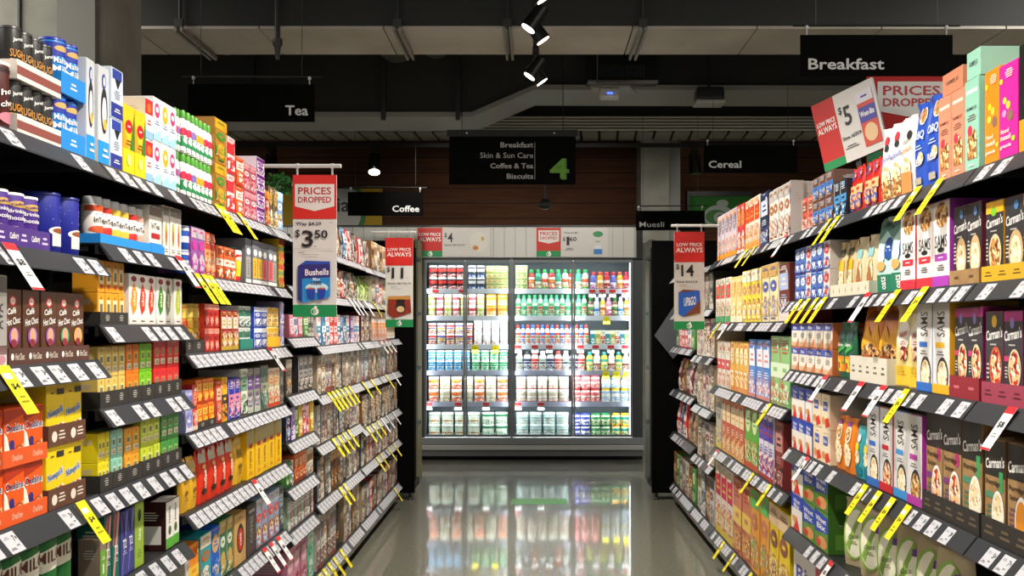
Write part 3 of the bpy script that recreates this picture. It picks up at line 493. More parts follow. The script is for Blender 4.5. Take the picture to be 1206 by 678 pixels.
def row(side, bay, i, segs):
    """segs: (design or list, x0, x1, n, height px, layers=1, tray=None) with x0<x1 as read off the photograph"""
    s = [b for b in BAYS[side] if b[0] == bay][0][3][i]; z0 = zs(s) + .0008
    for si, sg in enumerate(segs):
        des, x0, x1, n, hp = sg[:5]; layers = sg[5] if len(sg) > 5 else 1; tr = sg[6] if len(sg) > 6 else None
        xm = (x0 + x1) / 2; h = hp * AF / abs(VX - xm)
        by0, by1 = [b[1:3] for b in BAYS[side] if b[0] == bay][0]; ya, yb = sorted((yat(x0), yat(x1))); ya = max(ya, by0 + .003); yb = min(yb, by1 - .003); w = (yb - ya) / n
        if i > 0: h = min(h, (zs([b for b in BAYS[side] if b[0] == bay][0][3][i - 1]) - .036 - z0) / layers - .0015)
        keys = des if isinstance(des, list) else [des]
        inset = .005 if tr else 0; ya += inset; yb -= inset; w = (yb - ya) / n
        th = tr[1] * AF / abs(VX - xm) if tr else 0
        rr = random.Random(seed_of(side, bay, i, si))
        descs = [D[keys[q % len(keys)]]['desc'] for q in range(n)]
        for L in range(layers):
            zz = z0 + L * (h + .0012)
            hh = h
            if tr and (L == 0 or (len(tr) > 3 and tr[3])):
                tray(-(yb - ya) / 2 - .004, (yb - ya) / 2 + .004, .24, th, tr[0], (side * AF, (ya + yb) / 2, zz), RS[side],
                     f'{tr[2]} display tray{" on upper layer" if L else ""} under {D[keys[0]]["name"].replace("_", " ")}s, {wherep(side, bay, i)}' + ('' if not NROW.setdefault((tr[2], D[keys[0]]["name"], side, bay, i, L), 0) else f', tray {ORD[NROW[(tr[2], D[keys[0]]["name"], side, bay, i, L)]]}'),
                     f'{tr[2]} display trays', tr[4] if len(tr) > 4 else None)
                NROW[(tr[2], D[keys[0]]["name"], side, bay, i, L)] += 1
            lift = .0025 if tr and (L == 0 or (len(tr) > 3 and tr[3])) else 0
            seen = {}
            for q in range(n):
                qq = q                                         # q counts from the left of the photograph
                yy = (ya + w * (qq + .5)) if side < 0 else (yb - w * (qq + .5))
                key = keys[q % len(keys)]; dd = D[key]; kk = (dd['desc'], side, bay, i, L)
                CNT[kk] = CNT.get(kk, 0) + 1
                tot = TOT.get((dd['desc'], side, bay, i), 0)
                lab = dd['desc'] + (f', {ORD[min(19, CNT[kk] - 1)]} from left' if (tot > 1) else '') + ((', upper layer', ', third layer', ', top layer')[min(2, L - 1)] if L else (', lower layer' if layers > 1 else '')) + ', ' + wherep(side, bay, i)
                back = (.0075 if tr else 0) + (.006 if D[key]['kind'] == 'bag' else 0) + rr.random() * (.003 if layers > 1 else .007)
                yaw = {'macro': .5, 'orangebag': .22, 'creambag': .22, 'tealbag': .2, 'granblue': .16, 'granorange': .16}.get(key, 0) * side; ww_ = w * .975 * (1 - abs(yaw) * .3)
                o = put(key, ww_, hh - lift, (side * (AF + back + ww_ / 2 * math.sin(abs(yaw))), yy, zz + lift), RS[side] + yaw + rr.uniform(-.006, .006), lab, f'{dd["desc"]}s on the {bay} {SIDE[side]} bay, {shelf_name(side, bay, i)}')
TOT = {}
ROWS = []
def R_(side, bay, i, segs):
    ROWS.append((side, bay, i, segs))
    for sg in segs:
        keys = sg[0] if isinstance(sg[0], list) else [sg[0]]
        for q in range(sg[3]):
            k = (D[keys[q % len(keys)]]['desc'], side, bay, i); TOT[k] = TOT.get(k, 0) + 1
wm = [('b', .5, .5, .5, .5, 2, '#e8e4dc')]
dm = [('b', .5, .55, .34, .5, 4, '#b8b4ac')]
# ---- left bays
R_(-1, 'nearest', 0, [('cocoa', -22, 20, 2, 80), ('sugarfree', 20, 72, 4, 61, 2, ('#ded6cc', 22, 'white card', True, [('r', 0, .25, 1, .7, '#8a4a42')])), ('malt', 72, 101, 2, 65, 2, ('#1583d2', 25, 'blue card', True, [('b', .5, .5, .3, .4, 2, W_)])),
   ('bottlebox', 101.5, 116.5, 1, 118)])
R_(-1, 'second', 0, [('bottlebox', 117.5, 131, 1, 116), ('paleblue', 131, 145, 1, 59, 2), ('lemontea', 145, 172, 2, 80), ('redwhite', 172, 181, 1, 49, 2), (['fruitpink', 'fruityellow'], 181, 208, 3, 50, 2),
   (['greenpackred', 'greenpackviolet', 'greenpackorange'], 208, 216.5, 2, 50, 2)])
R_(-1, 'third', 0, [(['greenpackred', 'greenpackred', 'greenpackviolet', 'greenpackorange', 'greenpackorange'], 219, 253, 7, 49, 2),
   (G('ochre brown tea carton', '#b07a2a', '#e8a81c', '#4a8a2c'), 253, 267, 1, 52, 2), (G('white and red tea carton', '#eadcd6', '#d82a34', '#d82a34'), 267, 277, 1, 44, 2), (G('orange tea carton', '#e8601c', '#f0e6da', '#c83a14'), 277, 287, 1, 34, 2),
   (G('rose pink tea carton', '#b83a50', '#d88a94', '#e8d0d0'), 287, 302, 2, 32, 2), (G('small purple and white box', '#e8dfe8', '#6a1a7c', '#8c2a9a'), 302.5, 312, 1, 19, 4),
   (G('slim red tea carton', '#d8321e', '#f0a03a', '#f0e0d0'), 312, 317, 1, 42), (G('brown and gold tea carton', '#5a4630', '#c8a04a', '#e8dcc0'), 317, 327, 2, 48), (G('light blue tea carton', '#6a9ac8', '#b8d4e8', '#e8e8e0'), 327, 336, 1, 46)])
R_(-1, 'nearest', 1, [('choctin', -20, 59, 4, 66, 1, ('#4a2c80', 24, 'purple card', True, [('t', 'Cadbury', .3, .5, .4, .4, W_, .06), ('b', .74, .5, .32, .5, 2, '#d8c8ec')])), ('bluetin', 60, 102, 2, 70)])
R_(-1, 'second', 1, [(['chaiorange', 'chaired', 'chaiyellow', 'chaiyellow', 'chaired', 'chaipink'], 118, 178, 6, 53, 1, ('#1d8ad8', 11, 'bright blue', True, None)), ('chaibox', 178, 194, 1, 56, 1, ('#1d8ad8', 10, 'short blue', True, None)), ('sticks', 194.5, 216, 3, 58)])
R_(-1, 'third', 1, [('bluecan', 219, 225, 1, 28, 2), (G('purple and silver carton', '#9a5aa8', '#c8b8c8', '#e02aa0'), 225, 241, 2, 56), (G('brick red carton', '#c8402c', '#e8a060', '#e8d4bc'), 241, 255, 2, 52), (G('orange and cream carton', '#e86a28', '#f4e8d4', '#7a3a1c'), 255, 279, 3, 38),
   ('redcup', 279, 290, 1, 37), ([ 'capsgrey', 'capsyellow', 'capsyellow', 'capsred', 'capsred', 'capsgrey'], 291, 327, 6, 50), (G('yellow and green carton', '#e8c42a', '#d84a3a', '#2c9a6a'), 328, 336.5, 2, 30, 2)])
R_(-1, 'nearest', 2, [('greybox', -10, 9, 1, 108), (['hotchocpurple', 'hotchocpurple', 'hotchocpurple', 'hotchocgreen', 'hotchocyellow'], 10, 105, 5, 84, 1, ('#54332a', 19, 'brown card', True, [('e', .2, .5, .08, .2, W_), ('t', 'Hot Choc', .6, .5, .5, .4, '#e0d0c0')]))])
R_(-1, 'second', 2, [('sachet', 118, 151, 4, 37, 2, ('#2c2a28', 15, 'black card', False, dm)), (['podorange', 'podred', 'podred', 'podgreen', 'podgrey', 'podlime'], 152, 216, 6, 57)])
R_(-1, 'third', 2, [(G('orange and gold tin', '#e8862a', '#f0d060', '#c84a1c', 'can', lid='#c9a23c'), 219, 227, 1, 58, 1, ('#2c2a28', 16, 'narrow black', False, dm)), (G('tall gold tin', '#c9a22c', '#e8cc60', '#a87c18', 'can', lid='#d8b848'), 227, 241, 2, 58, 1, ('#2c2a28', 16, 'black card', False, dm)),
   (G('bright red tea carton', '#dc3a2c', '#f0a08c', '#a81c18'), 241, 258, 3, 28, 2), (G('deep red coffee packet', '#a01418', '#e8cfc0', '#c8a82a', 'packet'), 261, 282, 3, 47), (G('white packet with green top', '#e8eae4', '#2c7a5c', '#3a3440', 'packet'), 283, 298, 2, 25, 2, ('#1c7a6c', 12, 'teal card', False, None)),
   (G('royal blue and white carton', '#2448b4', '#e8ecf4', '#c8ccd8'), 299, 315, 2, 24, 2), (G('cream and yellow carton', '#e8d88c', '#f0bc1c', '#b87a2a'), 315, 330, 2, 23, 2, ('#f0b014', 12, 'yellow card', False, None)), (G('lavender carton', '#8c84b8', '#b8b0d8', '#e8e4ec'), 330, 336.5, 1, 26, 2)])
R_(-1, 'nearest', 3, [('oval', -20, 56, 3, 68, 2, ('#e2571d', 20, 'orange card', True, [('t', 'Ovaltine', .5, .5, .5, .4, '#f0b89a')])), ('nesq', 57, 101, 2, 72, 2, ('#5e3a2a', 24, 'chocolate brown', True, [('e', .3, .45, .14, .26, '#e8dccc'), ('b', .68, .5, .4, .5, 3, '#e8dccc')]))])
R_(-1, 'second', 3, [(['tallstraw yellow'], 118, 151, 4, 35, 2, ('#2c2a28', 19, 'black card', False, dm)), ('tallorange', 151, 167, 2, 34, 2, ('#2c2a28', 19, 'narrow black', False, dm)), ('talllime green', 167, 183, 2, 33, 2, ('#2c2a28', 18, 'square black', False, dm)), ('tallscarlet', 183, 215, 4, 33, 2, ('#2c2a28', 18, 'long black', False, dm))])
R_(-1, 'third', 3, [(G('pale lavender tea carton', '#a8a8dc', '#7a7ac8', '#e8e8f4'), 219, 227, 1, 50), (G('crimson tea carton', '#c82020', '#e8907a', '#e8d8c8'), 227, 233, 1, 54), (G('orange spice tea carton', '#ee7a14', '#f6c23a', '#c83214'), 233, 255, 3, 28, 2, ('#2c2a28', 9, 'black card', False, dm)), (G('coral tea carton', '#d85a3c', '#f0c0a0', '#a8301c'), 255, 262, 1, 50),
   (G('yellow stripe tea carton', '#f0bc1c', '#3a2c14', '#e87a2a'), 262, 269, 1, 52), (G('blue and pink tea carton', '#2c2ca8', '#e88aa0', '#e8d0dc'), 269, 283, 2, 48), (G('white leaf tea carton', '#dcdccc', '#6a9a7a', '#3a3a34'), 283, 292, 1, 55), (G('violet and silver carton', '#8c8c84', '#6a3a8c', '#b8c0b0'), 292, 307, 2, 52),
   (G('sage grey carton', '#6f7464', '#a8a890', '#2c8a7c'), 307, 316, 1, 52), (G('cream label carton', '#d8cfb0', '#b8a878', '#d84428'), 316, 330, 2, 45), (G('charcoal packet', '#3a3634', '#6a6460', '#8a8480', 'packet'), 330, 336, 1, 40)])
R_(-1, 'nearest', 4, [('milo', -12, 92, 5, 96)])
R_(-1, 'second', 4, [('talllemon yellow', 118, 133, 3, 34, 2, ('#2c2a28', 20, 'black card', False, dm)), ('tallmint', 133, 149, 2, 33, 2, ('#2c2a28', 19, 'square black', False, dm)), ('tallamber', 149, 168, 2, 31, 2, ('#2c2a28', 18, 'narrow black', False, dm)), ('tallyellow green', 168, 192, 3, 33, 2, ('#2c2a28', 18, 'long black', False, dm)), ('tallleaf green', 192, 215, 3, 32, 2, ('#2c2a28', 18, 'wide black', False, dm))])
R_(-1, 'third', 4, [('mustardbag', 219, 238, 2, 62), ('redbag', 239, 281, 4, 64), ('mustardbag', 282, 292, 1, 58), ('yellowbag', 292.5, 332, 5, 56)])
R_(-1, 'second', 5, [('greenone', 118, 125, 1, 60), ('floral', 125, 142, 2, 82), ('navyfloral', 142, 160, 2, 76), ('olive', 160.5, 171, 1, 76), ('herbal', 196, 213, 2, 56)])
R_(-1, 'third', 5, [(G('cream tea carton', '#d8d0c0', '#8a8474', '#6a6454'), 219, 224, 1, 55), (G('orange fruit tea carton', '#f08c14', '#f6c82a', '#d83c14'), 224, 236, 1, 66), (G('turquoise tea carton', '#1ca0a8', '#e8e0c8', '#b86a2a'), 236, 249, 1, 68), (G('blue coffee sachet box', '#1c5cc8', '#d8b070', '#1c8ae0'), 249, 260, 1, 66),
   (G('bottle green coffee pack', '#3c7a50', '#c8a85c', '#d8e0c8'), 260, 275, 2, 66), ('kraftred', 276, 290, 1, 60), ('moccona', 290.5, 302, 1, 60), (G('silver blue coffee pack', '#8ca4c0', '#c8d4e0', '#d84a2a'), 302, 329, 4, 56), (G('slate grey coffee pack', '#5a6068', '#9aa4a8', '#2c3a4a'), 329.5, 336, 1, 52)])
MUT = [('beige', '#b8a488', '#7a6a54', '#e0d8c8'), ('taupe', '#7c6c5c', '#b0a08c', '#4a3c30'), ('charcoal', '#34302e', '#8a8480', '#c8c0b4'), ('pearl grey', '#c8c4bc', '#6a6a6c', '#8a3a34'), ('bronze', '#8c5f34', '#d8b078', '#3c2414'), ('ivory', '#e4dcc8', '#a87a4a', '#5a5a5c'), ('maroon', '#6a2428', '#c8a09a', '#e8dccc'), ('slate', '#5c6870', '#a8b4b8', '#e0e4e4')]
VIV = [('white', '#ece8e4', '#3a8ab0', '#c83a3c'), ('steel blue', '#5a94b8', '#e8eef0', '#2c3c5c'), ('red', '#c82a30', '#f0c0b8', '#f4ece8'), ('navy', '#20284c', '#8aa8d0', '#e0e4ec'), ('violet', '#6a2c8c', '#c8a8dc', '#e8dcf0'), ('pink', '#e88a9c', '#f6dce0', '#b83a5a'), ('green', '#5c9a4c', '#d0e4b8', '#2c5c34'), ('yellow', '#e8c83a', '#f6ecb0', '#c86a1c')]
def mix(pal, idx, noun='coffee packet', kind='packet', nm='coffee_packet'):
    return [G(f'{pal[j][0]} {noun}', pal[j][1], pal[j][2], pal[j][3], kind, nm) for j in idx]
R_(-1, 'fourth', 2, [(mix(VIV, [5, 0, 5]), 341, 357, 3, 26), (mix(VIV, [6]), 357, 363, 1, 26), (mix(MUT, [2]), 363, 370.5, 2, 29)])
R_(-1, 'fourth', 3, [(mix(MUT, [1]), 338, 345, 1, 42), (mix(MUT, [2], 'long slim packet'), 352, 370, 3, 41)])
R_(-1, 'fourth', 4, [(mix(VIV, [3, 4, 6, 7, 2, 5, 7], 'tea packet', nm='tea_packet'), 338, 370.5, 7, 38)])
R_(-1, 'fourth', 5, [(mix(VIV, [6, 6, 0], 'tea packet', nm='tea_packet'), 338, 347, 3, 30), ([G('burnt orange tea packet', '#dc6a2c', '#f0b88a', '#8c3a1c', 'packet', 'tea_packet')], 347, 362, 3, 33), (mix(MUT, [5], 'tea packet', nm='tea_packet'), 362, 370, 1, 30)])
R_(-1, 'fourth', 6, [([G('pale green soap packet', '#a8c0a0', '#e0e8dc', '#6a8a94', 'packet', 'soap_packet'), G('dusty rose soap packet', '#b88a8c', '#e0d0cc', '#8a5a6a', 'packet', 'soap_packet')], 338, 371, 8, 42)])
R_(-1, 'fourth', 7, [([G('dusky pink carton', '#c8849c', '#e0b8c4', '#a83a4c')], 338, 362, 3, 60), (G('sea green carton', '#7ac0a0', '#c8e4d4', '#3a8a6a'), 362, 370, 1, 56)])
R_(-1, 'fifth', 0, [(mix(MUT + VIV, [2, 5, 2, 9, 10, 3], 'hanging pouch', 'bag', 'pouch'), 393, 424, 7, 38)])
R_(-1, 'farthest', 0, [(mix(MUT + VIV, [10, 2, 3, 1], 'snack pouch', 'bag', 'pouch'), 426, 437, 3, 33), (mix(MUT, [4, 5, 0], 'toiletry carton', 'packet', 'toiletry_carton'), 437.5, 460, 7, 32)])
R_(-1, 'fifth', 1, [(mix(MUT + VIV, [5, 2, 5, 10, 3, 2], 'snack pouch', 'bag', 'pouch'), 390, 424, 8, 34)])
R_(-1, 'farthest', 1, [(G('olive green pouch', '#6a8a2c', '#a8c05a', '#d8e0b0', 'bag', 'pouch'), 426, 438, 2, 30), (mix(MUT + VIV, [5, 8, 10, 5], 'toiletry carton', 'packet', 'toiletry_carton'), 438.5, 460, 6, 30)])
R_(-1, 'fifth', 2, [(mix(VIV, [0, 1, 0, 2, 2, 0, 3, 1, 0, 4, 0], 'toiletry carton', 'packet', 'toiletry_carton'), 374, 424, 12, 34)])
R_(-1, 'farthest', 2, [(mix(MUT, [6, 1], 'toiletry carton', 'packet', 'toiletry_carton'), 426, 438, 4, 33), ([G('orange based toiletry carton', '#e0d0c4', '#f08c2a', '#b84a3a', 'packet', 'toiletry_carton')], 438.5, 455, 5, 33), (mix(MUT, [0], 'toiletry bottle', 'bottle', 'toiletry_bottle'), 456, 468, 5, 28)])
R_(-1, 'fifth', 3, [(mix(MUT, [0, 5, 3, 3, 4, 5, 2, 1, 0, 1, 3, 1], 'cosmetic carton', 'packet', 'cosmetic_carton'), 374, 424, 13, 42)])
R_(-1, 'farthest', 3, [(mix(MUT, [3, 7, 3, 1, 4, 0, 4, 1], 'cosmetic carton', 'packet', 'cosmetic_carton'), 426, 468, 17, 34)])
R_(-1, 'fifth', 4, [(mix(MUT, [3, 2, 6, 5, 3, 1, 2, 7, 3, 1, 4], 'sachet pack', 'packet', 'sachet_pack'), 374, 424, 15, 42)])
R_(-1, 'farthest', 4, [(mix(MUT, [4, 0, 1, 2, 4, 0], 'sachet pack', 'packet', 'sachet_pack'), 426, 468, 18, 34)])
R_(-1, 'fifth', 5, [(mix(MUT, [2, 0, 1, 7, 4, 4, 4, 3, 1], 'beauty carton', 'packet', 'beauty_carton'), 374, 424, 14, 45)])
R_(-1, 'farthest', 5, [(mix(MUT + VIV, [7, 4, 0, 10, 2, 4, 8], 'beauty carton', 'packet', 'beauty_carton'), 426, 468, 17, 36)])
R_(-1, 'fifth', 6, [(mix(MUT, [3, 3, 5, 1], 'bottom shelf carton', 'packet', 'household_carton'), 374, 396, 6, 62), (G('black lidded basket', '#161414', '#3a3634', '#5a524c', 'tub', 'basket'), 397, 404, 1, 50), (mix(MUT, [0, 3, 7, 4, 1], 'bottom shelf carton', 'packet', 'household_carton'), 405, 424, 6, 52)])
R_(-1, 'farthest', 6, [(mix(MUT + VIV, [0, 1, 7, 10, 4, 3, 6], 'bottom shelf carton', 'packet', 'household_carton'), 426, 468, 16, 36)])
# ---- right bays
R_(1, 'nearest', 0, [('nutbar', 1199.5, 1226, 1, 130), ('confhot pink', 1176.5, 1199, 1, 112), ('conforange', 1157, 1176, 1, 112)])
R_(1, 'second', 0, [('fjmint green', 1136, 1153.5, 1, 108), ('fjsalmon', 1105, 1135.5, 2, 100), ('obq', 1068, 1104, 2, 108), (['granblue', 'granblue', 'granorange'], 1031, 1067, 3, 92),
   (G('red and tan cereal bag', '#c8281e', '#e0b078', '#3a5aa8', 'bag', 'cereal_bag'), 997, 1030, 4, 56), (G('black and blue snack box', '#20242c', '#4a90c8', '#e0e4e8'), 982, 996.5, 2, 44), (G('brown and blue snack box', '#6a4638', '#3a7ac8', '#d8c8b8'), 957, 981.5, 3, 29, 2), (G('coral snack carton', '#dc5a48', '#8a5a44', '#f0d8cc'), 944, 956.5, 2, 38)])
R_(1, 'third', 0, [(G('white and navy cereal box', '#d8d4cc', '#3a4a9c', '#c83a2c'), 930, 939, 1, 66), (G('white cereal box, tan photo', '#e4e0d8', '#b8b0a8', '#a86a3c'), 905, 929.5, 4, 62), (G('navy cereal box', '#182444', '#c8d0e0', '#3a4a7c'), 895, 904.5, 1, 62), (G('cream and orange cereal box', '#ecdcc4', '#d8461e', '#e89a4a'), 877, 894.5, 3, 60), (G('red cereal box', '#c8202a', '#e89a3a', '#e8dcd4'), 868, 876.5, 2, 58), (G('lilac grey cereal box', '#c8bfca', '#8a8494', '#f0941c'), 845, 867.5, 5, 54)])
R_(1, 'nearest', 1, [(['carmy', 'carm', 'carmy'], 1155, 1226, 3, 100, 1, ('#d9a81c', 20, 'yellow card', True, [('b', .5, .5, .6, .4, 2, '#6a5014')]))])
R_(1, 'second', 1, [(['carm', 'carm'], 1118, 1153, 2, 95, 1, ('kraft', 18, 'kraft card', True, [('b', .5, .5, .5, .4, 1, '#5a4020')])), (['samred', 'samred', 'sampurple'], 1060, 1117, 3, 98), ('tealbag', 1024, 1059.5, 2, 92), (['yellowclear', 'yellowclear', 'clearbag', 'clearbag'], 978, 1023.5, 4, 68, 1, ('#d8d4bc', 15, 'cream card', True, [('t', '4', .5, .5, .1, .5, '#4a4638')])), ([G('blue sachet cereal box', '#4a72b8', '#d8e0ec', '#2c3c94'), G('blue sachet cereal box', '#4a72b8', '#d8e0ec', '#2c3c94'), G('white and red cereal box', '#dcd4cc', '#c83c3c', '#4a64b0')], 936, 977, 6, 32, 2)])
R_(1, 'third', 1, [(G('cream cereal box with red sides', '#ecdca8', '#c8a05a', '#4a5aa8'), 896, 916, 2, 68), (G('bright yellow cereal box', '#f2dc3a', '#f4ecd0', '#c88a7a'), 874, 895.5, 4, 62), (G('straw coloured cereal box', '#e0c878', '#d0a860', '#e8e0c0'), 860, 873.5, 2, 54), (G('white cereal box, green corner', '#e4dccc', '#d83a2c', '#3a9a5c'), 842, 859.5, 3, 52), (G('chocolate cereal box', '#6a2c1c', '#a8b8d8', '#e0d4cc'), 916.5, 929, 1, 68)])
R_(1, 'nearest', 2, [(['carmo', 'carmm', 'carmo'], 1155, 1226, 3, 113, 1, ('#9a3a50', 26, 'rose card', True, [('b', .5, .5, .6, .4, 2, '#5a1a2c')]))])
R_(1, 'second', 2, [(['carmm', 'carmm'], 1118, 1153, 2, 108, 1, ('#8c1f2c', 26, 'maroon card', True, [('b', .5, .5, .6, .3, 1, '#c86a74')])), (['sambblue', 'sambgolden'], 1078, 1117, 2, 108), ('creambag', 1045, 1077.5, 2, 98), ('orangebag', 1001, 1044.5, 2, 96, 1, ('#dad5c4', 30, 'white card', True, [('b', .5, .5, .5, .4, 2, '#6a6654')])), ('greenbag', 981, 1000.5, 2, 66), ('weets', 931, 980, 5, 29, 2)])
R_(1, 'third', 2, [(G('green cereal box', '#8cc07a', '#d8e8c8', '#c85a3a'), 907, 930, 2, 82), (G('sky blue cereal box', '#4a8ad8', '#e8ecf4', '#d88a7a'), 882, 906.5, 3, 70), (G('amber cereal box', '#e8b44a', '#f0e0b0', '#d88a3a'), 860, 881.5, 4, 60), (G('cream cereal box, red cap', '#e0dccc', '#d84a4a', '#c8b08a'), 844, 859.5, 3, 54)])
R_(1, 'nearest', 3, [(['porrg', 'porro', 'porro'], 1155, 1236, 3, 128, 1, ('#2a2723', 30, 'black card', True, [('b', .5, .5, .7, .5, 2, '#6a5a44')]))])
R_(1, 'second', 3, [(['porr', 'porr', 'porrg'], 1086, 1153, 3, 125, 1, ('#2a2723', 26, 'black card', True, [('b', .5, .5, .7, .5, 2, '#6a5a44')])), (['sambblue', 'sambcrimson', 'sambsky blue', 'sambmagenta'], 1021, 1085.5, 4, 102), ('tealsnack', 1001, 1020.5, 2, 62), ('orangesnack', 978, 1000.5, 2, 64), ('weetc', 957, 977.5, 2, 40, 2), ('weetr', 931, 956.5, 3, 38, 2)])
R_(1, 'third', 3, [(G('maroon coffee cereal box', '#8a3430', '#c88a84', '#3c2420'), 912, 922, 1, 78), (G('violet and white cereal box', '#e0dce8', '#4a3ca8', '#b83a3c'), 893, 911.5, 3, 84), (G('lime green cereal box', '#5cb03c', '#d0dca8', '#c85a3a'), 877, 892.5, 2, 78), (G('red and cream cereal box', '#c85a48', '#e8d4a8', '#e0b060'), 850, 876.5, 5, 70), (G('grey cereal box', '#b8b0a4', '#8a847c', '#d8c85a'), 843, 849.5, 1, 62)])
R_(1, 'nearest', 4, [('redbox', 1158, 1205, 2, 80)])
R_(1, 'second', 4, [('redbox', 1118, 1150, 1, 74), ('macro', 1022, 1114, 4, 96), ('macro', 984, 1021, 2, 82), (['weetg', 'weetg', 'weetr'][::-1], 931, 975, 3, 48, 2)])
R_(1, 'third', 4, [(G('yellow cereal box with spoon', '#f0d01c', '#e8c8a0', '#8c4a34'), 905, 930, 2, 108), (G('orange and green cereal box', '#e8a03a', '#5cb85a', '#c87a5a'), 884, 904.5, 2, 100), (G('red check cereal box', '#c87a5a', '#e8c85a', '#a82024'), 864, 883.5, 2, 90), (G('white and magenta cereal box', '#e0d8cc', '#c81c4a', '#d8c040'), 843, 863.5, 3, 84)])
R_(1, 'second', 5, [('whiteblue', 934, 1010, 2, 96)])
R_(1, 'fourth', 1, [(mix(MUT, [2, 6, 1], 'cereal packet', nm='cereal_packet'), 822, 840, 4, 45)])
R_(1, 'fourth', 2, [(mix(MUT, [0, 3, 0, 6], 'cereal packet', nm='cereal_packet'), 821, 841, 5, 44)])
R_(1, 'fourth', 3, [(mix(MUT, [5, 0, 6, 3], 'cereal packet', nm='cereal_packet'), 821, 841, 6, 52)])
R_(1, 'fourth', 4, [(mix(MUT, [0, 1, 3], 'cereal packet', nm='cereal_packet'), 821, 841, 4, 45)])
R_(1, 'fourth', 5, [(mix(MUT + VIV, [5, 7, 4, 3], 'cereal packet', nm='cereal_packet'), 821, 841, 4, 52)])
R_(1, 'farthest', 1, [(mix(MUT, [2, 3, 2], 'hanging pouch', 'bag', 'pouch'), 796, 818, 4, 40)])
R_(1, 'farthest', 2, [(mix(VIV, [6, 5, 2, 2, 0], 'biscuit packet', nm='biscuit_packet'), 796, 818, 6, 28)])
R_(1, 'farthest', 3, [(mix(MUT, [6, 4, 3, 6, 2], 'biscuit pouch', 'bag', 'pouch'), 796, 819, 5, 40)])
R_(1, 'farthest', 4, [(mix(VIV, [2, 3, 2], 'biscuit pouch', 'bag', 'pouch'), 795, 806, 3, 38), (G('brown paper pouch', '#7a5a3c', '#a8845c', '#c8b08c', 'bag', 'pouch'), 806.5, 819, 2, 38)])
R_(1, 'farthest', 5, [(mix(MUT + VIV, [4, 14, 0, 3, 5], 'bread packet', nm='bread_packet'), 793, 819, 7, 40)])
for r in ROWS: row(*r)

# boxes lying on top of the near right stock
def lying(key_col, x, s, dz, w, dpt, h, label, txt):
    b = MB(); b.box(-w / 2, w / 2, 0, dpt, 0, h, M(key_col), .001)
    b.deco([('t', txt, .5, .5, .6, .24, '#4a3a34')], lambda u, v, o: ((u - .5) * w, -o - .0002, v * h))
    o = b.obj('muesli_box', None, (AF + .004, yat(x), zs(s) + dz), RS[1]); tag(o, label, 'muesli box', 'boxes lying on the right top shelf')
h_sal = 100 * AF / (1120.25 - VX) + .0035; h_mint = 108 * AF / (1144.75 - VX) + .0035
lying('#d98a68', 1120, -.345, h_sal, .14, .30, .062, 'salmon box lying flat across the upright salmon muesli boxes', 'FARMER JO')
lying('#9ad2ba', 1144.8, -.345, h_mint, .085, .22, .075, 'mint box lying flat on the mint muesli box', 'FARMER JO')

# ------------------------------------------------------------------ sale tags clipped to the rails
def tagmesh(kind):
    b = MB(); w, l = .05, .125
    if kind == 'y': base, ops = '#f2e21a', [('r', .08, .72, .7, .84, '#f0efe6'), ('t', '$4', .5, .56, .6, .14, K_), ('b', .5, .3, .7, .2, 2, '#9a8c14')]
    elif kind == 'r': base, ops = '#eceae8', [('r', 0, .84, 1, 1, '#d2242c'), ('r', 0, 0, 1, .05, '#d2242c'), ('t', '$8', .5, .58, .6, .16, K_), ('b', .5, .34, .6, .12, 2, '#8a8a8a')]
    else: base, ops = '#e2dfe0', [('b', .5, .6, .6, .16, 2, '#8a8a8a'), ('b', .5, .2, .6, .1, 1, '#a8a4a8')]
    # one strip: upper fold lies on the rail, lower part hangs out into the aisle
    b.box(-w / 2, w / 2, -.0008, 0, 0, l, M(base))
    b.deco(ops, lambda u, v, o: ((u - .5) * w, -.0008 - o, v * l)); 
    b.deco(ops[:1], lambda u, v, o: ((u - .5) * -w, o, v * l))
    return b.mesh('sale_tag')
TM = {k: tagmesh(k) for k in 'yrw'}
TAGS = [(-1, 'third', 0, 'yyy', [257, 263, 283]), (-1, 'nearest', 1, 'r', [12]), (-1, 'second', 1, 'r', [211]), (-1, 'third', 1, 'yyy', [233, 242, 249]), (-1, 'nearest', 2, 'y', [5]), (-1, 'nearest', 3, 'y', [97]),
 (-1, 'third', 2, 'r', [318]), (-1, 'third', 4, 'r', [300]), (-1, 'third', 5, 'rrr', [312, 320, 328]), (-1, 'fifth', 1, 'www', [412, 417, 422]), (-1, 'farthest', 1, 'wyy', [430, 440, 449]), (-1, 'farthest', 2, 'rrr', [448, 453, 458]),
 (-1, 'fifth', 3, 'yyyyyy', [388, 392.5, 397, 402, 407, 412]), (-1, 'farthest', 3, 'yyyw', [428, 438, 455, 463]), (-1, 'fifth', 4, 'yyyy', [393, 399, 405, 411]), (-1, 'farthest', 4, 'yyywww', [433, 439, 445, 450, 456, 463]),
 (-1, 'fifth', 5, 'yy', [401, 406]), (-1, 'farthest', 5, 'yyyy', [444, 449, 458, 464]), (-1, 'fifth', 6, 'yyyyy', [377, 382, 388, 394, 402]), (-1, 'farthest', 6, 'y', [465]),
 (1, 'second', 0, 'yyyy', [976, 986, 1080, 1106]), (1, 'third', 0, 'ryy', [925, 888, 879]), (1, 'second', 1, 'yyyyryy', [942, 951, 961, 971, 1022, 1056, 1088]), (1, 'third', 1, 'yr', [847, 857]),
 (1, 'second', 2, 'rrry', [972, 1014, 1040, 1066]), (1, 'nearest', 2, 'r', [1190]), (1, 'third', 2, 'y', [906]), (1, 'second', 3, 'ryyyy', [950, 1018, 1034, 1050, 1068]), (1, 'third', 3, 'ryy', [845, 886, 906]),
 (1, 'second', 4, 'r', [978]), (1, 'third', 4, 'yyyy', [852, 864, 884, 921])]
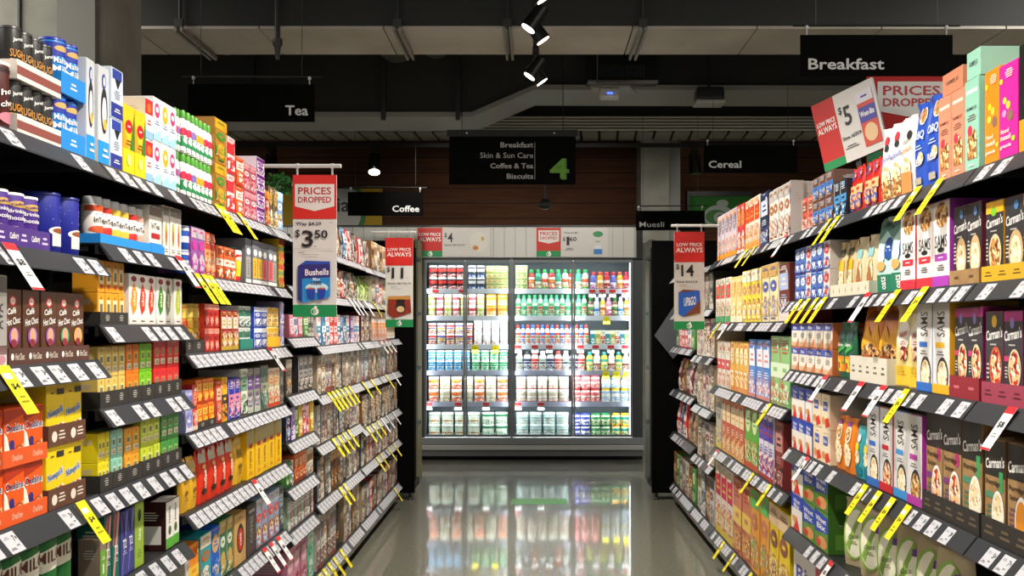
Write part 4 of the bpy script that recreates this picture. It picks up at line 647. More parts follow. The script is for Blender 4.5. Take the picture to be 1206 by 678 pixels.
for side, bay, i, ks, xs in TAGS:
    s = [b for b in BAYS[side] if b[0] == bay][0][3][i]; cnt = {}
    for k, x in sorted(zip(ks, xs), key=lambda t: t[1]):
        c = {'y': 'yellow', 'r': 'red and white', 'w': 'pale grey'}[k]; cnt[k] = cnt.get(k, 0) + 1
        o = bpy.data.objects.new('sale_tag', TM[k]); COL.objects.link(o)
        ang = math.atan2(.070, .104); top = 1.166
        # the tag starts at the rail's upper edge and runs down and outwards
        o.location = (side * (top - .125 * math.sin(ang) - .009), yat(x, 1.15), zs(s) + .004 - .125 * math.cos(ang))
        o.rotation_euler = (-ang, 0, RS[side] + random.uniform(-.05, .05))
        tag(o, f'{c} price tag, ' + (f'{ORD[cnt[k]-1]} from left, ' if ks.count(k) > 1 else '') + f'clipped to {wherep(side, bay, i)}', 'price tag', f'{c} price tags on the {SIDE[side]} shelves')

# ------------------------------------------------------------------ room
b = MB(); b.box(-9, 9, -3, 13, -.1, 0, M('floor')); struct(b.obj('floor'))
b = MB(); b.box(-9, 9, 12.8, 12.95, 0, 5.4, M('wood')); struct(b.obj('wall_back'))
b = MB(); b.box(-9, 9, -3, 13, 5.4, 5.5, M('#1b1c1b', .8)); struct(b.obj('ceiling'))
for s, n in ((-1, 'left'), (1, 'right')):
    b = MB(); b.box(*sorted((s * 9, s * 9.1)), -3, 13, 0, 5.4, M('#2a2622', .8)); struct(b.obj('wall_' + n))
# big front bulkhead: dark face, pale underside with panel joints
dk = M('#2b2d2c', .7)
b = MB(); b.box(-9, 9, 7.2, 7.88, 3.62, 5.4, dk); struct(b.obj('ceiling_bulkhead'))
b = MB(); x = -8.99
while x < 8.9:
    b.box(x, min(8.99, x + .87), 7.2, 7.88, 3.6, 3.62, M('soffit')); x += .88
struct(b.obj('ceiling_soffit'))
def ceil_mount(x, ya, yb, z, label):
    b = MB(); b.box(x - .03, x - .012, ya, yb, z - .03, z, M('#8f8c84', .5)); b.box(x + .012, x + .03, ya, yb, z - .03, z, M('#8f8c84', .5)); b.box(x - .03, x + .03, ya, ya + .03, z, z + .06, M('#3a3a38'))
    b.tube((x, ya + .04, z), (x, ya + .04, 5.38), .012, M('#30302e'))
    o = b.obj('strut_channel'); tag(o, label, 'ceiling strut', 'strut channels under the ceiling bulkhead')
for x, l in ((-2.5, 'pale metal strut under the bulkhead above the left shelving'), (-.97, 'pale strut under bulkhead left of the aisle track lights'), (-.2, 'paired pale strut under bulkhead beside the aisle track lights'), (.75, 'pale strut under bulkhead right of the aisle track lights')):
    ceil_mount(x, 7.12, 7.9, 3.59, l)
b = MB(); b.tube((-1.8, 7.1, 3.5), (-1.8, 7.1, 5.39), .02, M('#30302e')); b.lathe([(.015, 3.36), (.022, 3.44), (.035, 3.46), (.035, 3.5)], M('#3a3a38'), -1.8, 7.1, 10)
tag(b.obj('sprinkler_pipe'), 'dark drop pipe with sprinkler head in front of the pale soffit', 'sprinkler')
# second duct with a stepped lower edge and pale flange
YD = 9.2
pts = [P(-400, 133, YD), P(556, 133, YD), P(630, 101, YD), P(1500, 104, YD)]
o2 = [(p[0], p[2]) for p in pts]
b = MB(); b.prism(o2[::1] + [(o2[-1][0], 5.39), (o2[0][0], 5.39)], 'y', YD, YD + .6, dk); struct(b.obj('ceiling_duct'))
b = MB()
for p, q in zip(o2[:-1], o2[1:]): b.prism([(p[0], p[1] - .045), (q[0], q[1] - .045), (q[0], q[1]), (p[0], p[1])], 'y', YD - .05, YD + .62, M('#90918a', .6))
struct(b.obj('ceiling_duct_flange'))
for px in (453, 540, 300):
    b = MB(); X = (px - VX) * YD / F; z = P(px, 133, YD)[2]
    b.box(X - .02, X + .02, YD - .09, YD - .055, z - .08, 4.6, M('#26282a')); struct(b.obj('ceiling_duct_strap'))
# round ducts in the gap
for k, (px, r) in enumerate(((455, .19), (505, .15), (240, .12))):
    b = MB(); X = (px - VX) * 8.5 / F; b.tube((X, 7.95, 4.05), (X, 9.15, 4.05), r, M('#55574f', .6), 18)
    tag(b.obj('round_duct'), ('large round grey duct', 'smaller round grey duct', 'thin round grey duct')[k] + ' in the dark gap behind the bulkhead', 'duct', 'round ducts above the ceiling gap')
# pipe run and slatted deck before the timber wall
for k in range(5):
    b = MB(); z = P(0, 138 + 3.6 * k, 10.9)[2]; b.tube((-8.9, 10.9, z), (8.9, 10.9, z), .013, M('#c4c4b6', .5), 8)
    tag(b.obj('conduit'), f'thin pale ceiling conduit, {ORD[k]} from top of the five running across the store', 'conduit', 'parallel ceiling conduits')
b = MB(); x = -8.9; za = P(0, 156, 11.0)[2]
while x < 8.9:
    b.prism([(x, 11.0), (x + .17, 11.0), (x + .2, 11.48), (x + .03, 11.48)], 'z', za, za + .02, M('#8f8f84', .6)); x += .2
b.box(-8.9, 8.9, 11.0, 11.5, za + .022, za + .6, M('#23231f', .8)); struct(b.obj('ceiling_deck'))
# columns
b = MB(); b.box(-.31, .31, 0, .55, 0, 5.39, M('concrete')); b.box(-.16, -.148, -.02, 0, 0, 5.39, M('#3a3a36')); b.box(.06, .075, -.012, 0, 0, 5.39, M('#24241f')); b.box(.08, .29, -.06, 0, 0, 5.39, M('#77756c', .5))
struct(b.obj('wall_column_left', None, (-2.73, 5.7, 0)))
X0 = P(755, 0, 12.2)[0]; X1 = P(788, 0, 12.2)[0]; X2 = P(802, 0, 12.2)[0]
b = MB(); b.box(X0, X1, 12.2, 12.75, 0, 5.39, M('concrete')); b.box(X1 + .001, X2, 12.26, 12.75, 0, 5.39, M('#82847f', .35, .3)); struct(b.obj('wall_column_right'))

# ------------------------------------------------------------------ track lights
def spot_fixture(x, y, z, aim, label, on=True, group='spotlights on the aisle track', e=0, size=62):
    root = empty('track_spotlight', (x, y, z)); tag(root, label, 'spotlight', group)
    b = MB(); b.box(-.022, .022, -.06, .06, -.035, -.0005, M('#101010', .4)); b.tube((0, 0, -.035), (0, 0, -.10), .009, M('#101010', .4)); b.obj('mount', root)
    d_ = Vector(aim).normalized(); c = Vector((0, 0, -.12)); p = c - d_ * .07; q = c + d_ * .075
    b = MB(); b.tube(p, q, .038, M('#0e0e0f', .35), 18, .048); b.obj('housing', root)
    b = MB()
    if on: b.tube(q + d_ * .0005, q + d_ * .004, .041, M('#fff3e0', .4, 0, 9.0), 18)
    else: b.tube(q + d_ * .0005, q + d_ * .004, .041, M('#5a5a58', .2), 18)
    b.obj('lamp', root)
    return root, q + d_ * .02, d_
def spotlight(p, aim, e, size=70, blend=.6, rad=.05):
    l = bpy.data.lights.new('track_or_fill_lamp', 'SPOT'); l.energy = e; l.spot_size = math.radians(size); l.spot_blend = blend; l.shadow_soft_size = rad; l.color = (1, .93, .84)
    o = bpy.data.objects.new('track_or_fill_lamp', l); COL.objects.link(o); o.location = p
    o.rotation_euler = Vector(aim).to_track_quat('-Z', 'Y').to_euler(); return o
b = MB(); b.box(-.018, .018, -1.5, 7.05, 3.36, 3.395, M('#101010', .4)); tr_ = b.obj('light_track'); tag(tr_, 'black ceiling track running along the aisle carrying spotlights', 'light track')
b = MB()
for yy in (2.0, 4.6, 6.9): b.tube((0, yy, 3.395), (0, yy, 5.39), .006, M('#151515'))
b.obj('suspension_rod', tr_)
n = 0
FX = [(5.05, -1), (5.22, 1), (5.75, -1), (5.98, 1), (6.85, -1), (7.0, 1)]
LBL = ['first spotlight at the top edge aimed left', 'second spotlight at the top edge aimed right', 'large cylindrical spotlight in mid track aimed left', 'cylindrical spotlight just behind the large one aimed right', 'spotlight near the far track end aimed left', 'farthest aisle track spotlight aimed right']
for (yy, sd), lb in zip(FX, LBL):
    r_, p, d_ = spot_fixture(0, yy, 3.36, (sd * .62, -.05 if sd < 0 else .1, -.9), lb)
for yy in [.6, 2.1, 3.5, 5.0, 6.4, 7.8]:
    for sd in (-1, 1):
        spotlight((0 + sd * .06, yy + .1 * sd, 3.12), (sd * 1.15, .15, -2.3), 200, 92, .9)
# cross track in front of the timber wall
b = MB(); b.box(-4.5, 4.2, 11.38, 11.42, 3.50, 3.545, M('#0c0c0c', .5)); t2 = b.obj('light_track'); tag(t2, 'long black cross track in front of the timber wall', 'light track')
b = MB()
for X in (-4.2, -1.5, 1.6, 4.0): b.tube((X, 11.4, 3.545), (X, 11.4, za), .006, M('#151515'))
b.obj('suspension_rod', t2)
for px, on, lb in ((320, False, 'unlit spotlight on cross track above the hanging red sign'), (441, True, 'lit spotlight facing the camera on the cross track'), (818, False, 'unlit spotlight on the cross track left of the cereal sign')):
    X = (px - VX) * 11.4 / F; spot_fixture(X, 11.4, 3.50, (.05, -.45, -1) if on else (.05, 0, -1), lb, on, 'spotlights on the cross track')[0].scale = (1.5, 1.5, 1.5)
spotlight(P(441, 186, 11.25), (0, -.5, -1), 25, 80)
# ceiling fittings
b = MB(); X, Y, Z = P(733, 84, 9.0); b.box(X - .31, X + .31, Y - .02, Y + .18, Z - .1, Z + .14, M('#151617')); b.box(X - .31, X + .31, Y - .05, Y - .02, Z - .11, Z - .09, M('#8f908a'))
for j in range(5):
    for i in range(16): b.box(X - .2 + i * .025, X - .185 + i * .025, Y - .024, Y - .02, Z - .05 + j * .022, Z - .038 + j * .022, M('#3c444c'))
for sx in (-.28, .28): b.box(X + sx - .01, X + sx + .01, Y, Y + .02, Z + .14, 5.39, M('#1a1a1a'))
tag(b.obj('air_vent'), 'black perforated air vent box hanging under the ceiling duct', 'air vent')
X, Y, Z = P(718, 104, 8.8); root = empty('ceiling_sensor', (X, Y, Z)); tag(root, 'white ceiling sensor with blue light on a pale plate', 'sensor')
b = MB(); b.prism([(-.17, -.05), (.17, -.05), (.25, .2), (-.12, .2)], 'z', 0, .012, M('#8f8f88')); b.tube((-.1, .1, .01), (-.1, .1, 1.8), .006, M('#777777')); b.obj('plate', root)
b = MB(); b.box(-.09, .09, -.05, .08, -.09, -.001, M('#c9cac8', .3), .02); b.obj('housing', root)
b = MB(); b.box(-.025, .025, -.054, -.0505, -.06, -.045, M('#3a56ff', .4, 0, 4)); b.obj('indicator_light', root)
X, Y, Z = P(835, 118, 9.0); root = empty('ceiling_speaker', (X, Y, Z)); tag(root, 'black boxy ceiling fitting with pale lower rim right of sensor', 'ceiling fitting')
b = MB(); b.box(-.12, .12, -.1, .1, -.01, .1, M('#1c1d1e', .4), .02); b.tube((0, 0, .1), (0, 0, .45), .012, M('#2a2a2a')); b.obj('housing', root)
b = MB(); b.box(-.13, .13, -.11, .11, -.045, -.011, M('#b4b6b2', .3), .012); b.obj('diffuser', root)

# ------------------------------------------------------------------ hanging signs
def board(w, h, dep, base, ops, name, loc, rz, label, cat, group=None, rods=None, rim=None):
    root = empty(name, loc, rz); tag(root, label, cat, group)
    b = MB(); b.box(-w / 2, w / 2, 0, dep, 0, h, M(base, .95 if base in ('#050505', '#0b0b0b') else .75))
    b.deco(ops, lambda u, v, o: ((u - .5) * w, -o * 1.5, v * h)); b.obj('board', root)
    if rods:
        b = MB()
        for x_ in rods:
            b.tube((x_, dep / 2, h), (x_, dep / 2, h + .035), .004, M('#b8b8b4', .3)); b.lathe([(.009, h + .03), (.012, h + .04), (.009, h + .05)], M('#c8c8c4', .3), x_, dep / 2, 8)
        b.obj('hanging_clip', root)
    return root
def cat_sign(txt, x0, x1, y0, y1, w, pos, label, rz=0, wid=None, yy=None):
    Y = yy or w * F / (x1 - x0); X = ((x0 + x1) / 2 - VX) * Y / F; z1 = P(0, y0, Y)[2]; z0 = P(0, y1, Y)[2]
    tw = wid or .4; al = tw / 2 + .05 if pos == 'l' else 1 - tw / 2 - .05
    r = board(w, z1 - z0, .012, '#050505', [('t', txt, al, .3, tw, .27, '#cfcfcc')], 'aisle_category_sign', (X, Y, z0), rz, label, 'hanging sign', 'black category signs above the shelving', [-w * .46, w * .46])
    b = MB(); hh = z1 - z0; b.tube((-w * .55, .006, hh + .05), (w * .55, .006, hh + .05), .006, M('#101010'))
    for q in (-.4, .4): b.tube((w * q, .006, hh + .05), (w * q, .006, 5.39 - z0), .002, M('#202020'), 5)
    b.obj('hanging_bar', r); return r
cat_sign('Tea', 222, 370, 99, 143, .8, 'r', 'black hanging sign reading Tea above left shelving', .02, .18)
cat_sign('Coffee', 414, 494, 226, 254, .78, 'r', 'black hanging sign reading Coffee beyond the left shelving', .03, .36, 10.6)
cat_sign('Breakfast', 943, 1122, 41, 90, .8, 'l', 'large black hanging sign reading Breakfast above right shelving', 0, .5)
cat_sign('Cereal', 829, 939, 171, 203, .8, 'l', 'black hanging sign reading Cereal above right shelving', 0, .35)
cat_sign('Muesli', 752, 827, 248, 271, .7, 'l', 'small black hanging sign reading Muesli by the concrete column', -.03, .36, 10.4)
# aisle number sign
Y = 9.0; X = (603.5 - VX) * Y / F; z1, z0 = P(0, 161, Y)[2], P(0, 217, Y)[2]; w = 149 * Y / F
ops = [('t', 'Breakfast', .535, .83, .26, .115, '#b9b9b7'), ('t', 'Skin & Sun Care', .455, .61, .42, .115, '#b9b9b7'), ('t', 'Coffee & Tea', .495, .39, .34, .11, '#b9b9b7'), ('t', 'Biscuits', .56, .17, .21, .11, '#b9b9b7'), ('r', .675, .1, .679, .88, '#a8a8a6'), ('t', '4', .875, .32, .15, .44, '#5c8c2c'), ('t', '4', .865, .335, .14, .42, '#6aa832')]
r = board(w, z1 - z0, .02, '#0b0b0b', ops, 'aisle_number_sign', (X, Y, z0), 0, 'black aisle number 4 sign listing Breakfast, Biscuits and more', 'hanging sign')
b = MB(); hh = z1 - z0; b.box(-w / 2 - .02, w / 2 + .02, -.01, .03, hh + .001, hh + .06, M('#0d0d0d')); 
for q in (-.36, .33): b.tube((w * q, -.012, hh + .03), (w * q, -.016, hh + .03), .008, M('#d8d8d4'))
for q in (-.4, .4): b.tube((w * q, .01, hh + .06), (w * q, .01, 5.39 - z0), .004, M('#202020'), 6)
b.obj('hanging_bar', r)
b = MB(); xx = (642 - 603.5) * Y / F; b.tube((xx, .01, -.17), (xx, .01, -.002), .008, M('#131313')); b.lathe([(.02, -.22), (.06, -.2), (.065, -.17), (.03, -.13)], M('#1a201a'), xx, .01, 14); b.obj('sensor_dome', r)

def shield(cx, cy, w, h, col='#dcd8d2', t='#b01820'):
    return [('p', [(cx - w / 2, cy + h / 2), (cx - w / 2, cy - h * .32), (cx, cy - h / 2), (cx + w / 2, cy - h * .32), (cx + w / 2, cy + h / 2)], col),
            ('t', 'PRICES', cx, cy + h * .25, w * .84, h * .27, t), ('t', 'DROPPED', cx, cy - h * .08, w * .84, h * .23, t)]
def swirl(cx, cy, sx, sy, col, bg):
    return [('e', cx, cy - sy * .1, sx * .5, sy * .4, col), ('e', cx - sx * .08, cy - sy * .12, sx * .36, sy * .26, bg), ('e', cx + sx * .05, cy - sy * .14, sx * .22, sy * .19, col), ('e', cx + sx * .05, cy - sy * .14, sx * .11, sy * .1, bg), ('e', cx + sx * .12, cy + sy * .36, sx * .2, sy * .13, col)]
def wobbler(x0, x1, y0, y1, Y, body, label, bar, top):
    w = (x1 - x0) * Y / F; X = ((x0 + x1) / 2 - VX) * Y / F; z1 = P(0, y0, Y)[2]; z0 = P(0, y1, Y)[2]; h = z1 - z0
    base = [('r', 0, 0, 1, .085, '#118a4c')] + swirl(.5, .045, .18, .065, W_, '#118a4c') + [('r', 0, .69, 1, 1, '#cf1c12')]
    if top == 'prices': base += shield(.5, .84, .9, .19)
    else: base += [('t', 'LOW PRICE', .5, .87, .84, .035, '#eae4dc'), ('t', 'ALWAYS', .5, .815, .88, .05, '#f2ece4')]
    r = board(w, h, .004, '#d8d5d0', base + body, 'price_sign', (X, Y, z0), 0, label, 'price sign', 'hanging price signs over the aisle', [-w * .4, w * .4])
    b = MB(); s = -1 if bar < 0 else 1; b.tube((w * .6 * -s, .002, h + .04), (s * (abs(bar)), .002, h + .04), .009, M('#cfcdc8', .4)); b.obj('hanging_rail', r)
def dollar(d1, c1, cents=None):
    v = .55 if cents else .605; o = [('t', '$', .11, v + .035, .11, .06, K_), ('t', d1, .34 if len(d1) == 1 else .44, v, .26 if len(d1) == 1 else .42, .12, K_)]
    if cents: o.append(('t', cents, .65, v + .032, .3, .06, K_))
    return o + [('b', .78 if len(d1) > 1 else .52, v - .055, .08, .01, 1, '#555555')]
def down(ops, q):
    out = []
    for o in ops:
        o = list(o)
        if o[0] == 'p': o[1] = [(a, b_ - q) for a, b_ in o[1]]
        elif o[0] == 'e': o[2] -= q
        elif o[0] in 'tT': o[3] -= q
        elif o[0] == 'r': o[2] -= q; o[4] -= q
        elif o[0] == 'b': o[2] -= q
        out.append(tuple(o))
    return out
def pic_bush():
    return [('p', [(.12, .15), (.12, .385), (.22, .41), (.22, .13)], '#1a2c80'), ('p', [(.22, .13), (.22, .395), (.86, .405), (.86, .17)], '#1d86c8'), ('p', [(.12, .385), (.22, .395), (.86, .405), (.86, .42), (.3, .425)], '#2a48a8'), ('p', [(.22, .3), (.22, .395), (.86, .405), (.86, .31)], '#2a2470'),
            ('e', .56, .235, .26, .035, '#c8e4f0'), ('t', 'Bushells', .56, .345, .54, .045, '#ece2ec', .006), ('t', 'Blue', .55, .295, .16, .02, '#e8f0f8'), ('t', 'LABEL', .55, .268, .26, .024, '#10204c'), ('e', .42, .225, .1, .012, '#c86a2a'), ('e', .66, .225, .1, .012, '#c86a2a'), ('p', [(.32, .225), (.36, .16), (.5, .15), (.53, .225)], '#1c3ca0'), ('p', [(.57, .225), (.6, .15), (.72, .155), (.77, .225)], '#1c3ca0')]
wobbler(345, 396.5, 206, 373, 4.5, [('t', 'Was $4.29', .36, .655, .58, .028, '#222222'), ('b', .88, .665, .12, .008, 1, '#888888')] + dollar('3', 0, '50') + [('r', 0, .477, 1, .48, '#b8b5b0'), ('b', .2, .452, .24, .008, 1, '#333333'), ('b', .4, .438, .66, .008, 1, '#8a8a8a')] + down(pic_bush(), .03), 'hanging white $3.50 price sign with red Prices Dropped top, left side', -.24, 'prices')
def pic_box(c1, c2, txt, tc):
    return [('p', [(.14, .16), (.14, .38), (.84, .4), (.86, .17), (.3, .13)], c1), ('p', [(.3, .13), (.86, .17), (.86, .3), (.55, .2)], c2), ('t', txt, .52, .29, .4, .09, tc, .02), ('p', [(.14, .38), (.3, .41), (.84, .4)], c2)]
wobbler(454, 486.5, 280, 385, 7.3, [('t', 'Since 30/10/19', .5, .49, .84, .022, '#222222')] + dollar('11', 0) + [('b', .3, .45, .4, .008, 1, '#555555'), ('b', .4, .43, .6, .008, 1, '#9a9a9a')] + [('p', [(.08, .15), (.1, .34), (.9, .35), (.94, .16), (.3, .1)], '#8c2a14'), ('r', .1, .31, .9, .345, '#c88a3a'), ('e', .55, .22, .18, .07, '#2a120a'), ('e', .55, .2, .14, .035, '#d8b88a'), ('r', .4, .27, .7, .31, '#1c120c')], 'hanging white $11 Low Price Always sign near left shelving end', -.2, 'low')
wobbler(794, 829.5, 273, 388, 6.5, [('t', 'Since 5/11/19', .42, .49, .7, .022, '#222222')] + dollar('14', 0) + [('b', .3, .455, .4, .008, 1, '#555555'), ('b', .4, .44, .6, .008, 1, '#9a9a9a')] + pic_box('#1c5cc0', '#7a3a20', 'UP&GO', W_), 'hanging white $14 Low Price Always sign near right shelving end', .19, 'low')
# red and white boards standing on the right top shelf
Y = 4.3   # red board
X = (1066 - VX) * Y / F; z1 = P(0, 91, Y)[2]; z0 = zs(-.345) + .002
ops = [('r', 0, 0, 1, .5, '#118a4c'), ('r', 0, .6, 1, .6001, '#b3130f')] + shield(.52, .845, .8, .24)
r = board(.36, z1 - z0, .01, '#b3130f', ops, 'price_sign', (X + .02, Y, z0 + .004), 0, 'red Prices Dropped board standing behind right top shelf cereal', 'price sign')
root = empty('price_sign', (1.325, 4.22, 2.19)); root.rotation_euler = (0, math.radians(-14), math.radians(-50)); tag(root, 'tilted white $5 Low Price Always board on right top shelf', 'price sign')
b = MB(); w, h = .30, .30; b.box(-w / 2, w / 2, 0, .012, 0, h, M('#101010')); 
b.deco([('r', 0, 0, 1, 1, '#d4d1cb'), ('r', 0, 0, .36, .999, '#c01c16'), ('r', 0, 0, .36, .12, '#118a4c'), ('t', 'LOW PRICE', .18, .68, .3, .07, W_), ('t', 'ALWAYS', .18, .58, .31, .09, W_), ('t', '$', .43, .74, .06, .12, K_), ('t', '5', .53, .64, .12, .28, K_), ('t', 'Since 16/7/19', .53, .34, .3, .06, '#222222'), ('b', .5, .2, .24, .06, 2, '#444444'), ('r', .7, .1, .96, .88, '#c8402c'), ('r', .7, .44, .96, .66, '#3c3a94'), ('t', 'Weet-Bix', .83, .56, .22, .08, W_), ('r', .7, .72, .96, .88, '#d8d4dc'), ('e', .83, .28, .1, .13, '#e0b88a'), ('b', .83, .8, .16, .06, 1, '#3c3a94')], lambda u, v, o: ((u - .5) * w, -o, v * h)); b.obj('board', root)
b = MB(); b.box(-.01, .01, .013, .02, -.19, .2, M('#202020')); b.obj('stand_post', root)
# far promotional boards on the timber wall
Y = 12.76
z1, z0 = P(0, 222, Y)[2], P(0, 273, Y)[2]; xa, xb = (330 - VX) * Y / F, (450 - VX) * Y / F; w = xb - xa
board(w, z1 - z0, .03, '#b09018', [('e', .5, .5, .35, .9, '#1a6a2a'), ('e', .49, .5, .31, .78, '#b4b4aa'), ('t', 'Special', .44, .58, .56, .44, '#101010')], 'promotional_board', ((xa + xb) / 2, Y, z0), 0, 'yellow board with grey disc reading Special beyond the left shelving', 'sign')
z1, z0 = P(0, 231, Y)[2], P(0, 268, Y)[2]; xa, xb = (812 - VX) * Y / F, (884 - VX) * Y / F; w = xb - xa
r = board(w, z1 - z0, .03, '#1f6a12', swirl(.48, .45, .5, .9, '#9aa89a', '#1f6a12'), 'store_logo_board', ((xa + xb) / 2, Y, z0), 0, 'green board with white swirl logo on the timber wall', 'sign')
b = MB(); b.box(-w / 2 - .03, w / 2 + .03, -.02, .04, z1 - z0 + .001, z1 - z0 + .06, M('#080808')); b.box(-w / 2 - .03, -w / 2 - .001, -.02, .04, 0, z1 - z0, M('#080808')); b.obj('frame', r)
# leafy plant on the left
X, Y, Z = P(333, 236, 7.0)
root = empty('potted_plant', (X, Y, zs(-.335) + .001)); root.location = (-1.49, 5.9, zs(-.34) + .001)
b = MB(); rr = random.Random(4)
for k in range(150):
    a = rr.uniform(0, 6.28); e = rr.uniform(-.2, 1.3); R = .11 * rr.random() ** .5; c = Vector((R * math.cos(a) * math.cos(e) * .8, R * math.sin(a) * math.cos(e), .36 + R * math.sin(e) * .9)); dd = Vector((rr.uniform(-1, 1), rr.uniform(-1, 1), rr.uniform(-.4, 1))).normalized(); t = dd.orthogonal().normalized(); L = .04
    b.add([c, c + dd * L * .5 + t * .014, c + dd * L, c + dd * L * .5 - t * .014], [(0, 1, 2, 3)], 'leafy')
# (placed only where the far red sign leaves it in view)
b.obj('foliage', root); b = MB(); b.lathe([(.05, 0), (.07, .12)], M('#2c2c2a'), 0, 0, 14); b.tube((0, 0, .12), (0, 0, .3), .01, M('#3a2c1c')); b.obj('pot', root)
tag(root, 'dense green leafy plant on top of the left shelving', 'plant')

# ------------------------------------------------------------------ shelving ends
for s, n, px in ((-1, 'left', 488), (1, 'right', 768)):
    xi = abs(px - VX) * 8.8 / F
    root = empty('end_unit', (s * (xi + .4), 8.8, 0)); tag(root, f'tall black end unit closing the {n} shelving run', 'end unit', 'black end units')
    b = MB(); b.box(-.4, .4, 0, .04, .06, 2.24, M('#050505', .95), .004); b.obj('panel', root)
    b = MB(); b.box(-.38, .38, .04, .55, .06, .12, M('#141414', .6)); b.box(-.38, .38, .3, .32, .12, 2.2, M('#141414', .6))
    for zz in (.6, 1.1, 1.6, 2.1): b.box(-.38, .38, .32, .7, zz, zz + .03, M('#1c1c1c', .5))
    b.obj('rack', root)
    for fx in (s * -.36, s * .3):
        b = MB(); b.tube((fx, .02, .02), (fx, .02, .06), .012, M('#161616')); b.lathe([(.03, 0), (.03, .012), (.012, .022)], M('#161616'), fx, .02, 12); b.obj('foot', root)
    Yp = 10.1; xp = abs((497 if s < 0 else 760) - VX) * Yp / F
    b = MB(); xs_ = sorted((s * xp, s * (xp + .055))); b.box(xs_[0], xs_[1], Yp - .35, Yp, .0, 2.33, M('#8c8762' if s < 0 else '#6f7468', .5), .004)
    tag(b.obj('edge_panel'), ('olive' if s < 0 else 'grey green') + f' upright edge panel behind the {n} black end unit', 'panel', 'upright edge panels')
# tilted grey card at the right end
b = MB(); b.prism([(0, 0), (.16, -.2), (.42, .06), (.24, .36)], 'y', 0, .004, M('#5c5f63', .6))
o = b.obj('display_card', None, (1.02, 8.76, 1.42)); tag(o, 'grey diamond shaped card hanging at the right shelving end', 'display card')

# ------------------------------------------------------------------ fridge wall
YF = 11.46
def fx(px, Y=YF): return (px - VX) * Y / F
def fz(py, Y=YF): return EYE + (VY - py) * Y / F
FR = empty('display_fridge', (0, YF, 0)); tag(FR, 'tall glass door dairy fridge with bright shelves across aisle end', 'fridge')
def fo(b, name, par=FR): return b.obj(name, par)
XL, XR = fx(497) - 2.1, fx(757)
zt, zb = fz(305), fz(515)
b = MB(); g = M('#3f4244', .4)
b.box(XL, XR, .55, .6, zb - .05, zt + .1, M('#6f7b82')); b.box(XL, fx(500), .0, .55, zb, zt, g); b.box(fx(745), XR, .0, .55, zb, zt, g); b.box(XL, XR, .021, .6, zt, zt + .016, g); b.box(XL, XR, 0, .6, zb - .06, zb, M('#c8cccc'))
fo(b, 'cabinet')
b = MB(); b.box(fx(601), fx(604), -.03, .03, zb, zt, M('#7c8284', .35)); fo(b, 'mullion')
hz0, hz1 = fz(303), fz(267); b = MB(); x = XL - 1
b.box(XL - 1, XR - .07, .02, .3, hz0, hz1, M('#a9a9a4', .5))
while x < XR - .2:
    b.box(x + .004, min(x + .118, XR - .07), .012, .0199, hz0, hz1, M('#c2c1bb', .45)); x += .122
b.box(XL - 1, XR, 0, .32, hz1 + .0005, hz1 + .02, M('#1c1c1c')); b.box(XL - 1, XR, 0, .32, hz0 - .03, hz0 - .0005, M('#101010')); b.box(XR - .069, XR, -.0, .32, hz0, hz1, M('#151515'))
fo(b, 'header_panel')
for k, (a0, a1) in enumerate(((500, 548), (548, 601), (604, 675), (675, 745))):
    dr = MB(); fw = .022; A, B = fx(a0) + .002, fx(a1) - .002; mm = M('#6f7678', .35)
    dr.box(A, A + fw, -.028, -.002, zb + .01, zt - .01, mm); dr.box(B - fw, B, -.028, -.002, zb + .01, zt - .01, mm); dr.box(A + fw, B - fw, -.028, -.002, zt - .04, zt - .01, mm); dr.box(A + fw, B - fw, -.028, -.002, zb + .01, zb + .035, mm)
    d_ = fo(dr, 'door')
    gl = MB(); gl.box(A + fw, B - fw, -.018, -.014, zb + .036, zt - .041, M('glass')); fo(gl, 'glass_pane', d_)
    hx = B - .012 if k % 2 == 0 else A + .012
    hd = MB(); hd.tube((hx, -.06, .9), (hx, -.06, 1.5), .009, M('#9a9da0', .3)); hd.tube((hx, -.06, .92), (hx, -.028, .92), .006, M('#9a9da0', .3)); hd.tube((hx, -.06, 1.48), (hx, -.028, 1.48), .006, M('#9a9da0', .3)); fo(hd, 'handle', d_)
b = MB(); b.box(XL, XR, -.05, .0, zb - .07, zb - .002, M('#8a8e90', .3)); b.box(XL, XR, -.09, -.051, zb - .135, zb - .075, M('#c4c6c2', .3, .35), .01); b.box(XL, XR, -.07, -.03, zb - .2, zb - .14, M('#6a6c6a', .3)); fo(b, 'bumper_rail')
b = MB(); b.box(XL, XR, .02, .5, .0, zb - .07, M('#080808', .7)); fo(b, 'kick_plate')
SH = [343, 375, 409, 440, 477]
for k, py in enumerate(SH):
    z = fz(py) ; b = MB(); b.box(fx(500), fx(745), .1, .545, z + .018, z + .028, M('#dfe3e4', .3)); sh = fo(b, 'shelf')
    b = MB(); b.box(fx(500) + .003, fx(745) - .003, .085, .099, z - .022, z + .034, M('#b0b4cc' if k in (3, 4) else '#dcdfec', .35)); fo(b, 'price_rail', sh)
    b = MB(); b.box(fx(501), fx(744), .1, .112, z - .02, z - .0, M('#fbfdff', .5, 0, 1.5)); fo(b, 'light_strip', sh)
b = MB(); b.box(fx(501), fx(744), .05, .09, zt - .02, zt - .006, M('#fbfdff', .5, 0, 2)); fo(b, 'light_strip')
for px in (742.5,):
    b = MB(); b.box(fx(px) - .008, fx(px) + .008, .04, .06, zb + .02, zt - .04, M('#fbfdff', .5, 0, 2.0)); fo(b, 'light_strip')
